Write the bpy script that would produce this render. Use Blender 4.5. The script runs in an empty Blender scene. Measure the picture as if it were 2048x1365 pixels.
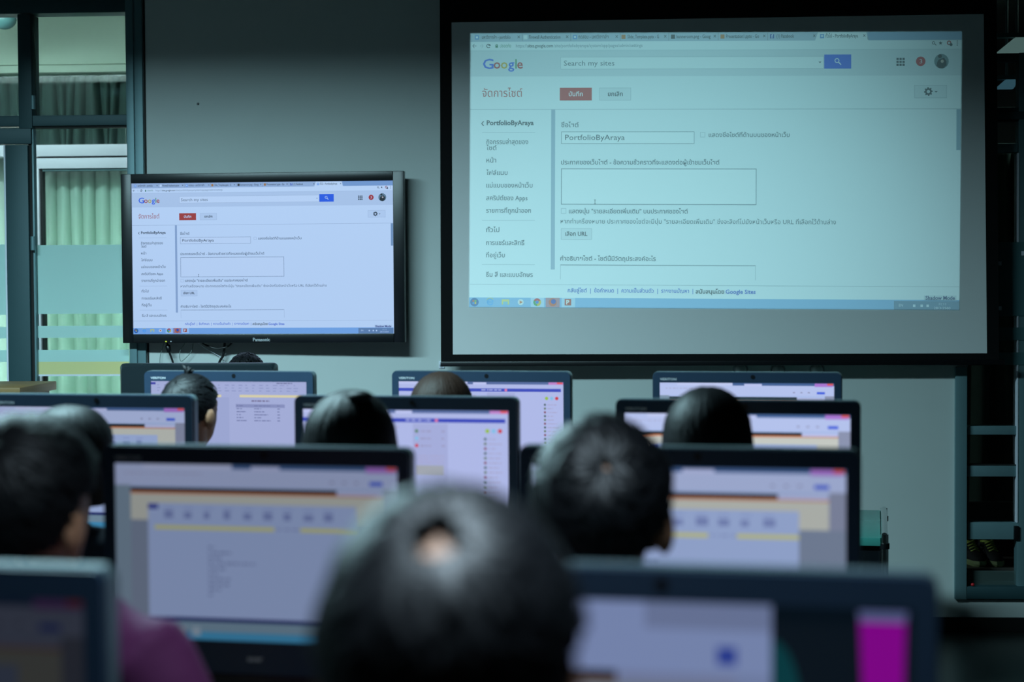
import bpy, math, random
from math import sin, cos, pi, radians, atan, atan2, sqrt
from mathutils import Vector, Matrix, noise
import bmesh
random.seed(7)
SC = bpy.context.scene
COL = SC.collection

# ------------------------------------------------------------------ camera
W_PX, H_PX, F_PX = 2048, 1365, 3570.0
CAM_Z = 1.52
PITCH, ROLL = atan(120.5 / F_PX), 0.006
CX, CY = 1024.0, 682.5
_f = Vector((0, cos(PITCH), -sin(PITCH)))
_u = Vector((0, sin(PITCH), cos(PITCH)))
_r = Vector((1, 0, 0))
CR = cos(ROLL) * _r - sin(ROLL) * _u
CU = sin(ROLL) * _r + cos(ROLL) * _u
CPOS = Vector((0, 0, CAM_Z))
cam = bpy.data.cameras.new('camera')
cam_ob = bpy.data.objects.new('camera', cam)
COL.objects.link(cam_ob)
m3 = Matrix((CR, CU, -_f)).transposed()
cam_ob.matrix_world = Matrix.Translation(CPOS) @ m3.to_4x4()
cam.sensor_width = 36.0
cam.lens = F_PX * 36.0 / W_PX
cam.clip_start = 0.05
cam.dof.use_dof = True
cam.dof.focus_distance = 7.2
cam.dof.aperture_fstop = cam.lens / 1000 / 0.0215
SC.camera = cam_ob

# ------------------------------------------------------------------ exposure, world, lights
SC.view_settings.view_transform = 'Standard'
SC.view_settings.look = 'None'
SC.view_settings.exposure = 0.0
SC.view_settings.gamma = 1.0
SC.view_settings.use_curve_mapping = False
wd = bpy.data.worlds.new('world')
SC.world = wd
wd.use_nodes = True
wd.node_tree.nodes['Background'].inputs[0].default_value = (0.35, 0.55, 0.6, 1)
wd.node_tree.nodes['Background'].inputs[1].default_value = 0.004


def area_lamp(name, loc, sx, sy, power, color, spread=180, rot=(0, 0, 0)):
    l = bpy.data.lights.new(name, 'AREA')
    l.shape = 'RECTANGLE'
    l.size, l.size_y = sx, sy
    l.energy = power
    l.color = color
    l.spread = radians(spread)
    o = bpy.data.objects.new(name, l)
    o.location = loc
    o.rotation_euler = rot
    COL.objects.link(o)
    return o


TEAL = (0.54, 0.90, 1.0)
# louvred ceiling lamps over the class (above the frame); the ones on the left are the brighter
area_lamp('ceiling_lamp', (-2.5, 4.6, 2.98), 1.2, 0.35, 160, TEAL, 164)
area_lamp('ceiling_lamp', (-1.2, 4.6, 2.98), 1.2, 0.35, 124, TEAL, 164)
area_lamp('ceiling_lamp', (0.0, 1.35, 2.98), 0.6, 0.35, 17, (0.66, 0.86, 1.0), 90)
# lamps of the corridor behind the left window and, weaker, behind the right one
area_lamp('corridor_lamp', (-3.0, 8.1, 2.96), 1.6, 0.3, 84, (0.74, 0.97, 0.98), 180)
# added area lamp that backlights the curtains of the far window
area_lamp('curtain_backlight', (-2.6, 10.5, 1.15), 2.2, 1.5, 62, (1.0, 0.98, 1.0), 80, (radians(-90), 0, 0))
area_lamp('corridor_lamp', (2.6, 8.7, 2.85), 0.6, 0.3, 2.5, (0.6, 1.0, 0.9), 180)


# ------------------------------------------------------------------ frames
def ray(px, py):
    return _f + CR * ((px - CX) / F_PX) + CU * ((CY - py) / F_PX)


def P(px, py, d):
    return CPOS + ray(px, py) * d


class Frame:
    """local X along the row (right end nearer), local Y away from the class, Z up"""
    def __init__(s, o, yaw):
        s.o = Vector(o)
        s.yaw = yaw
        s.X = Vector((cos(yaw), -sin(yaw), 0))
        s.Y = Vector((sin(yaw), cos(yaw), 0))

    def w(s, p):
        return s.o + s.X * p[0] + s.Y * p[1] + Vector((0, 0, p[2]))

    def l(s, p):
        d = Vector(p) - s.o
        return Vector((d.dot(s.X), d.dot(s.Y), d.z))

    def hit(s, px, py, off=0.0):
        d = ray(px, py)
        t = (off - (CPOS - s.o).dot(s.Y)) / d.dot(s.Y)
        p = s.l(CPOS + d * t)
        return p.x, p.z

    def rect(s, x0, y0, x1, y1, off=0.0):
        xm, ym = (x0 + x1) / 2, (y0 + y1) / 2
        u0 = s.hit(x0, ym, off)[0]
        u1 = s.hit(x1, ym, off)[0]
        z1 = s.hit(xm, y0, off)[1]
        z0 = s.hit(xm, y1, off)[1]
        return u0, z0, u1, z1


WF = Frame((0, 7.75, 0), atan(0.06))          # front wall
ROW = radians(12)

# ------------------------------------------------------------------ materials
def lin(c):
    r = []
    for v in c[:3]:
        v = v / 255.0
        r.append(v / 12.92 if v <= 0.04045 else ((v + 0.055) / 1.055) ** 2.4)
    return (*r, 1.0)


MATS = {}


def mat(name, rgb, rough=0.5, metal=0.0, vary=0.08, scale=30.0, bump=0.0, spec=0.5, stretch=None):
    if name in MATS:
        return MATS[name]
    m = bpy.data.materials.new(name)
    m.use_nodes = True
    nt = m.node_tree
    b = nt.nodes['Principled BSDF']
    c = lin(rgb)
    b.inputs['Roughness'].default_value = rough
    b.inputs['Metallic'].default_value = metal
    b.inputs['Specular IOR Level'].default_value = spec
    tc = nt.nodes.new('ShaderNodeTexCoord')
    nz = nt.nodes.new('ShaderNodeTexNoise')
    nz.inputs['Scale'].default_value = scale
    nz.inputs['Detail'].default_value = 4
    if stretch:
        mp = nt.nodes.new('ShaderNodeMapping')
        mp.inputs['Scale'].default_value = stretch
        nt.links.new(tc.outputs['Object'], mp.inputs[0])
        nt.links.new(mp.outputs[0], nz.inputs['Vector'])
    else:
        nt.links.new(tc.outputs['Object'], nz.inputs['Vector'])
    mx = nt.nodes.new('ShaderNodeMix')
    mx.data_type = 'RGBA'
    mx.inputs[6].default_value = tuple(v * (1 - vary) for v in c[:3]) + (1,)
    mx.inputs[7].default_value = tuple(min(1, v * (1 + vary)) for v in c[:3]) + (1,)
    nt.links.new(nz.outputs['Fac'], mx.inputs[0])
    nt.links.new(mx.outputs[2], b.inputs['Base Color'])
    if bump:
        bp = nt.nodes.new('ShaderNodeBump')
        bp.inputs['Strength'].default_value = bump
        bp.inputs['Distance'].default_value = 0.004
        nt.links.new(nz.outputs['Fac'], bp.inputs['Height'])
        nt.links.new(bp.outputs[0], b.inputs['Normal'])
    MATS[name] = m
    return m


def glow(rgb, k=1.0, name=None):
    """lit display pixels"""
    key = name or 'display_%d_%d_%d_%d' % (*rgb, round(k * 100))
    if key in MATS:
        return MATS[key]
    m = bpy.data.materials.new(key)
    m.use_nodes = True
    b = m.node_tree.nodes['Principled BSDF']
    c = lin(rgb)
    b.inputs['Base Color'].default_value = (0.004, 0.004, 0.005, 1)
    b.inputs['Roughness'].default_value = 0.45
    b.inputs['Specular IOR Level'].default_value = 0.2
    b.inputs['Emission Color'].default_value = c
    b.inputs['Emission Strength'].default_value = k
    MATS[key] = m
    return m


def glass_mat(name, tint=(0.93, 0.98, 0.97), gl=0.06):
    if name in MATS:
        return MATS[name]
    m = bpy.data.materials.new(name)
    m.use_nodes = True
    nt = m.node_tree
    nt.nodes.clear()
    out = nt.nodes.new('ShaderNodeOutputMaterial')
    mx = nt.nodes.new('ShaderNodeMixShader')
    tr = nt.nodes.new('ShaderNodeBsdfTransparent')
    tr.inputs[0].default_value = (*tint, 1)
    gs = nt.nodes.new('ShaderNodeBsdfGlossy')
    gs.inputs['Roughness'].default_value = 0.03
    fr = nt.nodes.new('ShaderNodeFresnel')
    fr.inputs[0].default_value = 1.45
    nt.links.new(fr.outputs[0], mx.inputs[0])
    nt.links.new(tr.outputs[0], mx.inputs[1])
    nt.links.new(gs.outputs[0], mx.inputs[2])
    nt.links.new(mx.outputs[0], out.inputs[0])
    MATS[name] = m
    return m


def film_mat(name, rgb, alpha):
    if name in MATS:
        return MATS[name]
    m = bpy.data.materials.new(name)
    m.use_nodes = True
    nt = m.node_tree
    nt.nodes.clear()
    out = nt.nodes.new('ShaderNodeOutputMaterial')
    mx = nt.nodes.new('ShaderNodeMixShader')
    mx.inputs[0].default_value = alpha
    tr = nt.nodes.new('ShaderNodeBsdfTransparent')
    df = nt.nodes.new('ShaderNodeBsdfDiffuse')
    df.inputs[0].default_value = lin(rgb)
    tl = nt.nodes.new('ShaderNodeBsdfTranslucent')
    tl.inputs[0].default_value = lin(rgb)
    m2 = nt.nodes.new('ShaderNodeMixShader')
    m2.inputs[0].default_value = 0.3
    nt.links.new(df.outputs[0], m2.inputs[1])
    nt.links.new(tl.outputs[0], m2.inputs[2])
    nt.links.new(tr.outputs[0], mx.inputs[1])
    nt.links.new(m2.outputs[0], mx.inputs[2])
    nt.links.new(mx.outputs[0], out.inputs[0])
    MATS[name] = m
    return m


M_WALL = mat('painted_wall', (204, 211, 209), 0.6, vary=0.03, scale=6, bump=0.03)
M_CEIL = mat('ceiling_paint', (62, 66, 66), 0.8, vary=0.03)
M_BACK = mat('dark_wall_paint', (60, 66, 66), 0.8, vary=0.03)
M_FLOOR = mat('floor_tile', (34, 40, 38), 0.35, vary=0.12, scale=4)
M_BLACKB = mat('black_skirting', (8, 9, 10), 0.6)
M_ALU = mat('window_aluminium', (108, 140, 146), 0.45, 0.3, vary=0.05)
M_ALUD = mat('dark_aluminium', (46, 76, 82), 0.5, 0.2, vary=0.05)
M_GASKET_SHADE = mat('gasket_and_shade_black', (10, 12, 12), 0.7)
M_GLASS = glass_mat('window_glass')
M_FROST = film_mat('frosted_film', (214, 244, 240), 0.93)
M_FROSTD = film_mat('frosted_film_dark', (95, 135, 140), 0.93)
M_YEL = film_mat('yellow_film', (244, 238, 178), 0.95)
M_CURT = mat('curtain_cloth', (208, 220, 214), 0.9, vary=0.05, scale=200, bump=0.1)
_nt = M_CURT.node_tree
_tl = _nt.nodes.new('ShaderNodeBsdfTranslucent')
_tl.inputs[0].default_value = lin((190, 215, 204))
_mx = _nt.nodes.new('ShaderNodeMixShader')
_mx.inputs[0].default_value = 0.45
_nt.links.new(_nt.nodes['Principled BSDF'].outputs[0], _mx.inputs[1])
_nt.links.new(_tl.outputs[0], _mx.inputs[2])
_nt.links.new(_mx.outputs[0], _nt.nodes['Material Output'].inputs[0])
M_CURTD = mat('grey_curtain_cloth', (74, 92, 88), 0.9, vary=0.1, scale=200, bump=0.1)
M_BEAM = mat('corridor_paint', (196, 214, 196), 0.8, vary=0.02)
M_WHITE = mat('white_metal', (225, 228, 240), 0.5, vary=0.02)
M_BLACK = mat('black_plastic', (12, 14, 18), 0.35, vary=0.1, bump=0.02)
M_BEZEL = mat('dark_bezel', (32, 50, 70), 0.4, vary=0.08, scale=60)
M_SHELL = mat('silver_shell', (84, 100, 106), 0.35, 0.3, vary=0.05)
M_TVB = mat('tv_bezel', (13, 17, 22), 0.3, vary=0.05)
M_MARK = mat('silver_lettering', (200, 205, 210), 0.4, 0.2)
M_SKIN = mat('skin', (178, 128, 98), 0.55, vary=0.06, scale=60, bump=0.05)
M_SCREEN = mat('screen_fabric', (226, 228, 228), 0.9, vary=0.01, spec=0.1)
M_SBLACK = mat('screen_black_border', (9, 10, 12), 0.8, spec=0.2)
M_WOOD = mat('brown_wood', (110, 84, 44), 0.5, vary=0.25, scale=8, stretch=(1, 1, 12))
M_DESK = mat('desk_laminate', (70, 66, 62), 0.5, vary=0.1, scale=20)
M_CHROME = mat('chrome', (210, 215, 215), 0.15, 1.0, vary=0.02)
M_CHAIR = mat('chair_fabric', (26, 30, 38), 0.9, vary=0.15, scale=300, bump=0.1)


# ------------------------------------------------------------------ mesh helpers
class MB:
    def __init__(s):
        s.v, s.f = [], []

    def add(s, vs, fs):
        n = len(s.v)
        s.v += [tuple(v) for v in vs]
        s.f += [tuple(i + n for i in f) for f in fs]
        return s

    def quad(s, a, b, c, d):
        return s.add([a, b, c, d], [(0, 1, 2, 3)])

    def box(s, x0, y0, z0, x1, y1, z1, bv=0.0, seg=2):
        bm = bmesh.new()
        bmesh.ops.create_cube(bm, size=1)
        for v in bm.verts:
            v.co = Vector(((x0 + x1) / 2 + v.co.x * (x1 - x0), (y0 + y1) / 2 + v.co.y * (y1 - y0), (z0 + z1) / 2 + v.co.z * (z1 - z0)))
        if bv:
            bmesh.ops.bevel(bm, geom=list(bm.edges), offset=bv, segments=seg, profile=0.6, affect='EDGES')
        return s.bm(bm)

    def bm(s, bm):
        bm.verts.index_update()
        s.add([v.co[:] for v in bm.verts], [[v.index for v in f.verts] for f in bm.faces])
        bm.free()
        return s

    def prism(s, pts, y0, y1):
        """outline in XZ extruded along Y"""
        n = len(pts)
        vs = [(p[0], y0, p[1]) for p in pts] + [(p[0], y1, p[1]) for p in pts]
        fs = [tuple(range(n)), tuple(range(2 * n - 1, n - 1, -1))]
        fs += [(i, i + n, (i + 1) % n + n, (i + 1) % n) for i in range(n)]
        return s.add(vs, fs)

    def tube(s, pts, rs, n=12, caps=True):
        pts = [Vector(p) for p in pts]
        if not isinstance(rs, (list, tuple)):
            rs = [rs] * len(pts)
        rings, base = [], len(s.v)
        for i, p in enumerate(pts):
            t = (pts[min(i + 1, len(pts) - 1)] - pts[max(i - 1, 0)]).normalized()
            a = Vector((1, 0, 0)) if abs(t.x) < 0.8 else Vector((0, 1, 0))
            b = (a - t * a.dot(t)).normalized()
            c = t.cross(b)
            r = rs[i]
            rx, ry = r if isinstance(r, tuple) else (r, r)
            rings.append([p + b * (rx * cos(2 * pi * k / n)) + c * (ry * sin(2 * pi * k / n)) for k in range(n)])
        vs = [v for r in rings for v in r]
        fs = []
        for i in range(len(pts) - 1):
            for k in range(n):
                k2 = (k + 1) % n
                fs.append((i * n + k, i * n + k2, (i + 1) * n + k2, (i + 1) * n + k))
        if caps:
            fs.append(tuple(range(n - 1, -1, -1)))
            fs.append(tuple(range((len(pts) - 1) * n, len(pts) * n)))
        return s.add(vs, fs)

    def ball(s, c, r, nu=20, nv=12):
        rx, ry, rz = r if isinstance(r, tuple) else (r, r, r)
        vs = [(c[0], c[1], c[2] + rz)]
        for j in range(1, nv):
            t = pi * j / nv
            for i in range(nu):
                a = 2 * pi * i / nu
                vs.append((c[0] + rx * sin(t) * cos(a), c[1] + ry * sin(t) * sin(a), c[2] + rz * cos(t)))
        vs.append((c[0], c[1], c[2] - rz))
        fs = [(0, 1 + i, 1 + (i + 1) % nu) for i in range(nu)]
        for j in range(nv - 2):
            for i in range(nu):
                a, b = 1 + j * nu + i, 1 + j * nu + (i + 1) % nu
                fs.append((a, a + nu, b + nu, b))
        e = len(vs) - 1
        fs += [(e, e - nu + (i + 1) % nu, e - nu + i) for i in range(nu)]
        return s.add(vs, fs)

    def build(s, name, m, parent=None, sub=(0, 0, 0), smooth=False, loc=None, rotz=0.0):
        me = bpy.data.meshes.new(name)
        sx, sy, sz = sub
        me.from_pydata([(v[0] - sx, v[1] - sy, v[2] - sz) for v in s.v], [], s.f)
        me.validate()
        me.update()
        me.materials.append(m)
        if smooth:
            me.shade_smooth()
        o = bpy.data.objects.new(name, me)
        COL.objects.link(o)
        if parent:
            o.parent = parent
        if loc is not None:
            o.location = loc
            o.rotation_euler.z = rotz
        return o


def soft(o, ang=35):
    me = o.data
    me.shade_smooth()
    if hasattr(me, 'set_sharp_from_angle'):
        me.set_sharp_from_angle(angle=radians(ang))
    return o


def tag(o, label, cat, group=None, kind=None):
    if label:
        o['label'] = label
    if cat:
        o['category'] = cat
    if group:
        o['group'] = group
    if kind:
        o['kind'] = kind
    return o


def empty(name, loc, rotz=0.0):
    o = bpy.data.objects.new(name, None)
    o.empty_display_size = 0.1
    o.location = loc
    o.rotation_euler.z = rotz
    COL.objects.link(o)
    return o


def thing(name, label, cat, loc, rotz=0.0, group=None):
    return tag(empty(name, loc, rotz), label, cat, group)


def struct(o):
    o['kind'] = 'structure'
    return o


def wf_root(name, base):
    return empty(name, WF.w(base), -WF.yaw)


# ------------------------------------------------------------------ lettering
_font_cache = {}


def text_geo(txt, bold=0.0):
    key = (txt, bold)
    if key in _font_cache:
        return _font_cache[key]
    cu = bpy.data.curves.new('lettering', 'FONT')
    cu.body = txt
    cu.size = 1.0
    cu.resolution_u = 2
    cu.offset = bold
    o = bpy.data.objects.new('lettering', cu)
    COL.objects.link(o)
    dg = bpy.context.evaluated_depsgraph_get()
    me = bpy.data.meshes.new_from_object(o.evaluated_get(dg))
    vs = [(v.co.x, v.co.y) for v in me.vertices]
    fs = [tuple(p.vertices) for p in me.polygons]
    bpy.data.objects.remove(o)
    bpy.data.curves.remove(cu)
    bpy.data.meshes.remove(me)
    _font_cache[key] = (vs, fs)
    return vs, fs

# ------------------------------------------------------------------ projector beam (real lamp, shaped like the slide it throws)
PROJ_Q = ((941, 67), (1924, 63), (1919, 621), (938, 615))     # corners of the projected page on the screen
SCR_OFF = -0.10                                               # screen cloth hangs in front of the wall


def projector_lamp():
    lp = Vector((WF.hit(1420, 340, SCR_OFF)[0], SCR_OFF - 3.4, 2.86))
    aim_u, aim_z = WF.hit(1120, 640, SCR_OFF)
    aim = Vector((aim_u, SCR_OFF, aim_z))
    lw, aw = WF.w(lp), WF.w(aim)
    l = bpy.data.lights.new('projector_beam', 'SPOT')
    l.energy = 325
    l.color = (0.44, 0.92, 1.0)
    l.spot_size = radians(80)
    l.spot_blend = 1.0
    l.shadow_soft_size = 0.004
    o = bpy.data.objects.new('projector_beam', l)
    COL.objects.link(o)
    z = (lw - aw).normalized()
    x = Vector((0, 0, 1)).cross(z).normalized()
    y = z.cross(x)
    R = Matrix((x, y, z)).transposed()
    o.matrix_world = Matrix.Translation(lw) @ R.to_4x4()
    l.use_nodes = True
    nt = l.node_tree
    em = nt.nodes['Emission']
    tc = nt.nodes.new('ShaderNodeTexCoord')

    def dot(vec):
        n = nt.nodes.new('ShaderNodeVectorMath')
        n.operation = 'DOT_PRODUCT'
        nt.links.new(tc.outputs['Normal'], n.inputs[0])
        n.inputs[1].default_value = vec
        return n.outputs['Value']

    def m2(op, a, b):
        n = nt.nodes.new('ShaderNodeMath')
        n.operation = op
        for i, v in enumerate((a, b)):
            if isinstance(v, (int, float)):
                n.inputs[i].default_value = v
            else:
                nt.links.new(v, n.inputs[i])
        return n.outputs[0]
    Ri = R.transposed()
    # direction in light space -> side / up / forward of the wall
    dx, dz, dy = dot(Ri @ WF.X), dot(Ri @ Vector((0, 0, 1))), dot(Ri @ WF.Y)
    L = SCR_OFF - lp.y
    pu = m2('ADD', m2('MULTIPLY', m2('DIVIDE', dx, dy), L), lp.x)
    pz = m2('ADD', m2('MULTIPLY', m2('DIVIDE', dz, dy), L), lp.z)
    q = [WF.hit(*c, SCR_OFF) for c in PROJ_Q]
    res = None
    for i in range(4):
        (ua, za), (ub, zb) = q[i], q[(i + 1) % 4]
        # inside is on the right of each edge (clockwise corners)
        ex, ez = ub - ua, zb - za
        s = m2('SUBTRACT', m2('MULTIPLY', m2('SUBTRACT', pu, ua), -ez), m2('MULTIPLY', m2('SUBTRACT', pz, za), -ex))
        s = m2('GREATER_THAN', m2('MULTIPLY', s, -1.0), 0.0)
        res = s if res is None else m2('MULTIPLY', res, s)
    nt.links.new(m2('MULTIPLY', res, 1.0), em.inputs['Strength'])
    return o


projector_lamp()

# ------------------------------------------------------------------ room shell
ZC = 3.0
ULJ = WF.hit(272, 400)[0]        # left end of the plain wall
UL = WF.hit(258, 400)[0]
UR = WF.hit(1934, 800)[0]
ZTL = WF.hit(150, -12)[1]
ZBR = WF.hit(1980, 1200)[1]
ZTR = WF.hit(2020, 40)[1] + 0.12
EXT = 3.7
r = struct(wf_root('wall_front', (0, 0, 0)))
w = MB()
w.box(UL, 0, 0, UR, 0.14, ZC)
w.box(-EXT, 0, ZTL, UL, 0.14, ZC)
struct(MB().box(-EXT, 0, 0, WF.hit(-258, 400)[0], 0.14, ZTL).build('dark_wall_panel', M_BACK, r))  # wall end coloured dark to dim its reflection in the corridor glass
w.box(UR, 0, 0, EXT, 0.14, ZBR)
w.box(UR, 0, ZTR, EXT, 0.14, ZC)
struct(w.build('wall_front_face', M_WALL, r))
# black skirting board along the front wall
u0, z0, u1, z1 = WF.rect(1600, 1235, 2040, 1287)
struct(MB().box(-EXT, -0.015, 0.0, EXT, -0.0005, WF.hit(1950, 1235)[1], 0.002).build('baseboard_front', M_BLACKB, None, loc=WF.w((0, 0, 0)), rotz=-WF.yaw))
struct(MB().box(-4.2, -2.2, -0.1, 4.2, 11.5, 0.0).build('floor', M_FLOOR))
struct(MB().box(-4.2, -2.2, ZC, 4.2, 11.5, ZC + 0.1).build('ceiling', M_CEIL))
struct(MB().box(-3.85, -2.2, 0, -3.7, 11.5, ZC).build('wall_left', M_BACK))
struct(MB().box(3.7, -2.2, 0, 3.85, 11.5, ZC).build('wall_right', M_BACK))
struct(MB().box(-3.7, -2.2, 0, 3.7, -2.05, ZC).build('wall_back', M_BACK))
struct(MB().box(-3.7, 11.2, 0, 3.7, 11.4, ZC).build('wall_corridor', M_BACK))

# ------------------------------------------------------------------ left window and door
w1 = struct(wf_root('window_1', (0, 0, 0)))


def bar(root, name, px, y0, y1, m, bv=0.003, off=None):
    off = y0 if off is None else off
    a = WF.rect(*px, off)
    o = MB().box(a[0], y0, max(a[1], 0.0), a[2], y1, a[3], bv).build(name, m, root)
    return soft(o)


def pane(root, px, y, m=None, name='window_pane', th=0.006):
    a = WF.rect(*px, y)
    return MB().box(a[0], y, max(a[1], 0.01), a[2], y + th, a[3]).build(name, m or M_GLASS, root)


FL = 1300          # below the frame: everything that goes to the floor
XL = -260
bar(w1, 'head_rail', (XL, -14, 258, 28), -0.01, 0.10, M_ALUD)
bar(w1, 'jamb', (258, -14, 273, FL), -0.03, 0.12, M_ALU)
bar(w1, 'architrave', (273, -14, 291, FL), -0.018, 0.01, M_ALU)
bar(w1, 'gasket_or_shade_gap', (293.5, -14, 297, FL), -0.004, 0.001, M_GASKET_SHADE, 0)  # dark strip painted in for the shadow gap beside the architrave
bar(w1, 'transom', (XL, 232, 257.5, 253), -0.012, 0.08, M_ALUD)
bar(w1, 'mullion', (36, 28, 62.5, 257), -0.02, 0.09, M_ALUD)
bar(w1, 'gasket_or_shade_gap', (62.5, 28, 70.5, FL), 0.004, 0.05, M_GASKET_SHADE, 0)
bar(w1, 'bead_or_highlight', (70.5, 255, 74, FL), 0.0, 0.04, M_ALU, 0.001)
bar(w1, 'gasket_or_shade_gap', (70.5, 253, 257.5, 256), 0.004, 0.05, M_GASKET_SHADE, 0)
pane(w1, (70.5, 28, 258, 232), 0.03)
pane(w1, (XL, 28, 36, 232), 0.03)
pane(w1, (70.5, 256, 258, FL), 0.03)
for a, b in ((490, 628), (652, 676), (700, 724)):
    o = pane(w1, (75.5, a, 258, b), 0.026, M_FROST, 'frosted_strip', 0.001)
    o['label'] = 'frosted film strip stuck on the glass'
o = pane(w1, (77, 724, 258, 749), 0.026, M_YEL, 'yellow_strip', 0.001)
o['label'] = 'pale yellow film strip below the frosted bands'
pane(w1, (77, 749, 258, 752.5), 0.0255, M_WHITE, 'white_strip', 0.001)

d1 = struct(wf_root('door_1', (0, 0, 0)))
bar(d1, 'top_rail', (XL, 258, 62, 289.5), -0.015, 0.03, M_ALUD)
bar(d1, 'door_stile', (18, 290, 62.5, FL), -0.015, 0.03, M_ALUD)
bar(d1, 'bead_or_highlight', (14.5, 290, 18, FL), -0.01, 0.03, M_WHITE, 0.001)  # white strip painted in for the highlight along the stile edge
pane(d1, (XL, 290, 15, FL), 0.012)
for a, b in ((490, 631), (655, 678), (701, 725)):
    pane(d1, (XL, a, 14.5, b), 0.008, M_FROST, 'frosted_strip', 0.001)
for yy in (205, 487):
    h = WF.hit(66, yy, -0.02)
    soft(MB().tube([(h[0], -0.02, h[1] - 0.03), (h[0], -0.02, h[1] + 0.03)], 0.011).build('hinge', M_ALU, d1))

# the corridor seen through the left window: wall beam, high dark window, white sliding window, curtains
CO = 1.7
a = WF.rect(XL, -200, 330, 130, CO)
r = struct(wf_root('wall_corridor_left', (0, 0, 0)))
struct(MB().box(-3.9, CO, a[1], a[2] + 0.3, CO + 0.2, ZC).build('beam', M_BEAM, r))
a2 = WF.rect(XL, 131, 330, 146, CO - 0.02)
struct(MB().box(-3.9, CO - 0.02, a2[1], a2[2] + 0.3, CO + 0.2, a2[3], 0.004).build('beam_lip', M_BEAM, r))
w3 = struct(wf_root('window_3', (0, 0, 0)))
bar(w3, 'head_rail', (XL, 290, 420, 313), CO - 0.03, CO + 0.1, M_WHITE)
bar(w3, 'gasket_or_shade_gap', (72, 313, 420, 315), CO - 0.01, CO + 0.05, M_GASKET_SHADE, 0)
bar(w3, 'sash_rail', (72, 315, 420, 336), CO - 0.02, CO + 0.06, M_WHITE)
bar(w3, 'sash_stile', (72.5, 336, 85, FL + 60), CO - 0.02, CO + 0.06, M_WHITE)
bar(w3, 'sash_bead', (85, 336, 420, 341), CO - 0.005, CO + 0.05, M_ALU, 0.001)
bar(w3, 'gasket_or_shade_gap', (86, 340, 92, FL + 60), CO, CO + 0.05, M_GASKET_SHADE, 0)
bar(w3, 'sash_stile', (XL, 336, -60, FL + 60), CO - 0.02, CO + 0.06, M_WHITE)
pane(w3, (92, 340, 420, FL), CO + 0.03)
pane(w3, (XL, 146, 420, 290), CO + 0.05)


def curtain(name, label, px, off, folds, amp, m, seed):
    rnd = random.Random(seed)
    a = WF.rect(*px, off)
    u0, z0, u1, z1 = a
    z0 = max(z0, 0.03)
    n, nz = folds * 14, 14
    ph = [rnd.uniform(-1.1, 1.1) for _ in range(folds + 2)]
    am = [rnd.uniform(0.5, 1.25) for _ in range(folds + 2)]
    vs, fs = [], []
    for j in range(nz + 1):
        t = j / nz
        z = z1 + (z0 - z1) * t
        for i in range(n + 1):
            q = i / n * folds
            k = int(min(q, folds - 1e-6))
            fr = q - k
            A = am[k] * (1 - fr) + am[k + 1] * fr
            sh = ph[k] * (1 - fr) + ph[k + 1] * fr
            y = sin(2 * pi * q + sh) * amp * A * (0.55 + 0.45 * min(1, t * 4)) + 0.25 * amp * sin(4 * pi * q + 2 * sh + t)
            u = u0 + (u1 - u0) * (i / n) + 0.35 * amp * cos(2 * pi * q + sh) + 0.03 * t * sin(q * 1.7 + seed)
            vs.append((u, off + y, z))
    for j in range(nz):
        for i in range(n):
            p = j * (n + 1) + i
            fs.append((p, p + n + 1, p + n + 2, p + 1))
    base = ((u0 + u1) / 2, off, z0)
    o = MB().add(vs, fs).build(name, m, None, base, True, WF.w(base), -WF.yaw)
    s = o.modifiers.new('thickness', 'SOLIDIFY')
    s.thickness = 0.003
    return tag(o, label, 'curtain')


curtain('curtain', 'pale green curtain hanging inside the white framed window past the left glass', (88, 339, 420, FL), CO + 0.16, 13, 0.04, M_CURT, 3)
curtain('curtain', 'dark grey pleated curtain in the high window above the white frame', (XL, 140, 420, 300), CO + 0.17, 30, 0.03, M_CURTD, 5)
curtain('curtain', 'pale curtain behind the glass door at the left edge', (XL, 300, 70, FL), CO + 0.22, 5, 0.04, M_CURT, 8)

# round ceiling fitting at the upper left edge
p = WF.w((WF.hit(8, 44, 1.2)[0], 1.2, WF.hit(8, 44, 1.2)[1]))
t = thing('dome_lamp', 'small glass dome lamp seen through the top left pane', 'lamp', p, -WF.yaw)
soft(MB().tube([(0, 0, 0.035), (0, 0, 0.02)], [0.075, 0.07], 20).build('lamp_base', M_WHITE, t))
MB().ball((0, 0, 0.012), (0.062, 0.062, 0.05)).build('glass_dome', mat('dome_glass', (120, 170, 170), 0.15), t, smooth=True)
MB().tube([(0, 0, 0.035), (0, 0, ZC - p.z)], 0.008, 8).build('lamp_rod', M_WHITE, t)

# ------------------------------------------------------------------ right window
w2 = struct(wf_root('window_2', (0, 0, 0)))
XR = 2300
bar(w2, 'jamb', (1910.5, 735, 1934, 1200), -0.02, 0.10, M_ALU)
bar(w2, 'jamb', (1934, -10, 1937, 735), -0.005, 0.10, M_ALU, 0.001)
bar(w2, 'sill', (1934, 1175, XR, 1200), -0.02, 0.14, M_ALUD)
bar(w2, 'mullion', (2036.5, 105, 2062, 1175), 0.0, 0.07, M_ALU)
bar(w2, 'bead_or_highlight', (2034, 306, 2037, 1046), -0.003, 0.06, M_WHITE, 0.001)
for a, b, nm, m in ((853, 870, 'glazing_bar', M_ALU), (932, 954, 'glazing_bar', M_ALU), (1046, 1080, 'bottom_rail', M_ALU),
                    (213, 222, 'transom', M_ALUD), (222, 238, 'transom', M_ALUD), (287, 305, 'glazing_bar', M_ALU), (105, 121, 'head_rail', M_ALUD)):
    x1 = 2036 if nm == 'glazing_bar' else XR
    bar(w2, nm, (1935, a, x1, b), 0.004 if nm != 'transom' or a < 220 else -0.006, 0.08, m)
bar(w2, 'gasket_or_shade_gap', (1935, 238, XR, 241), 0.006, 0.06, M_GASKET_SHADE, 0)
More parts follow.
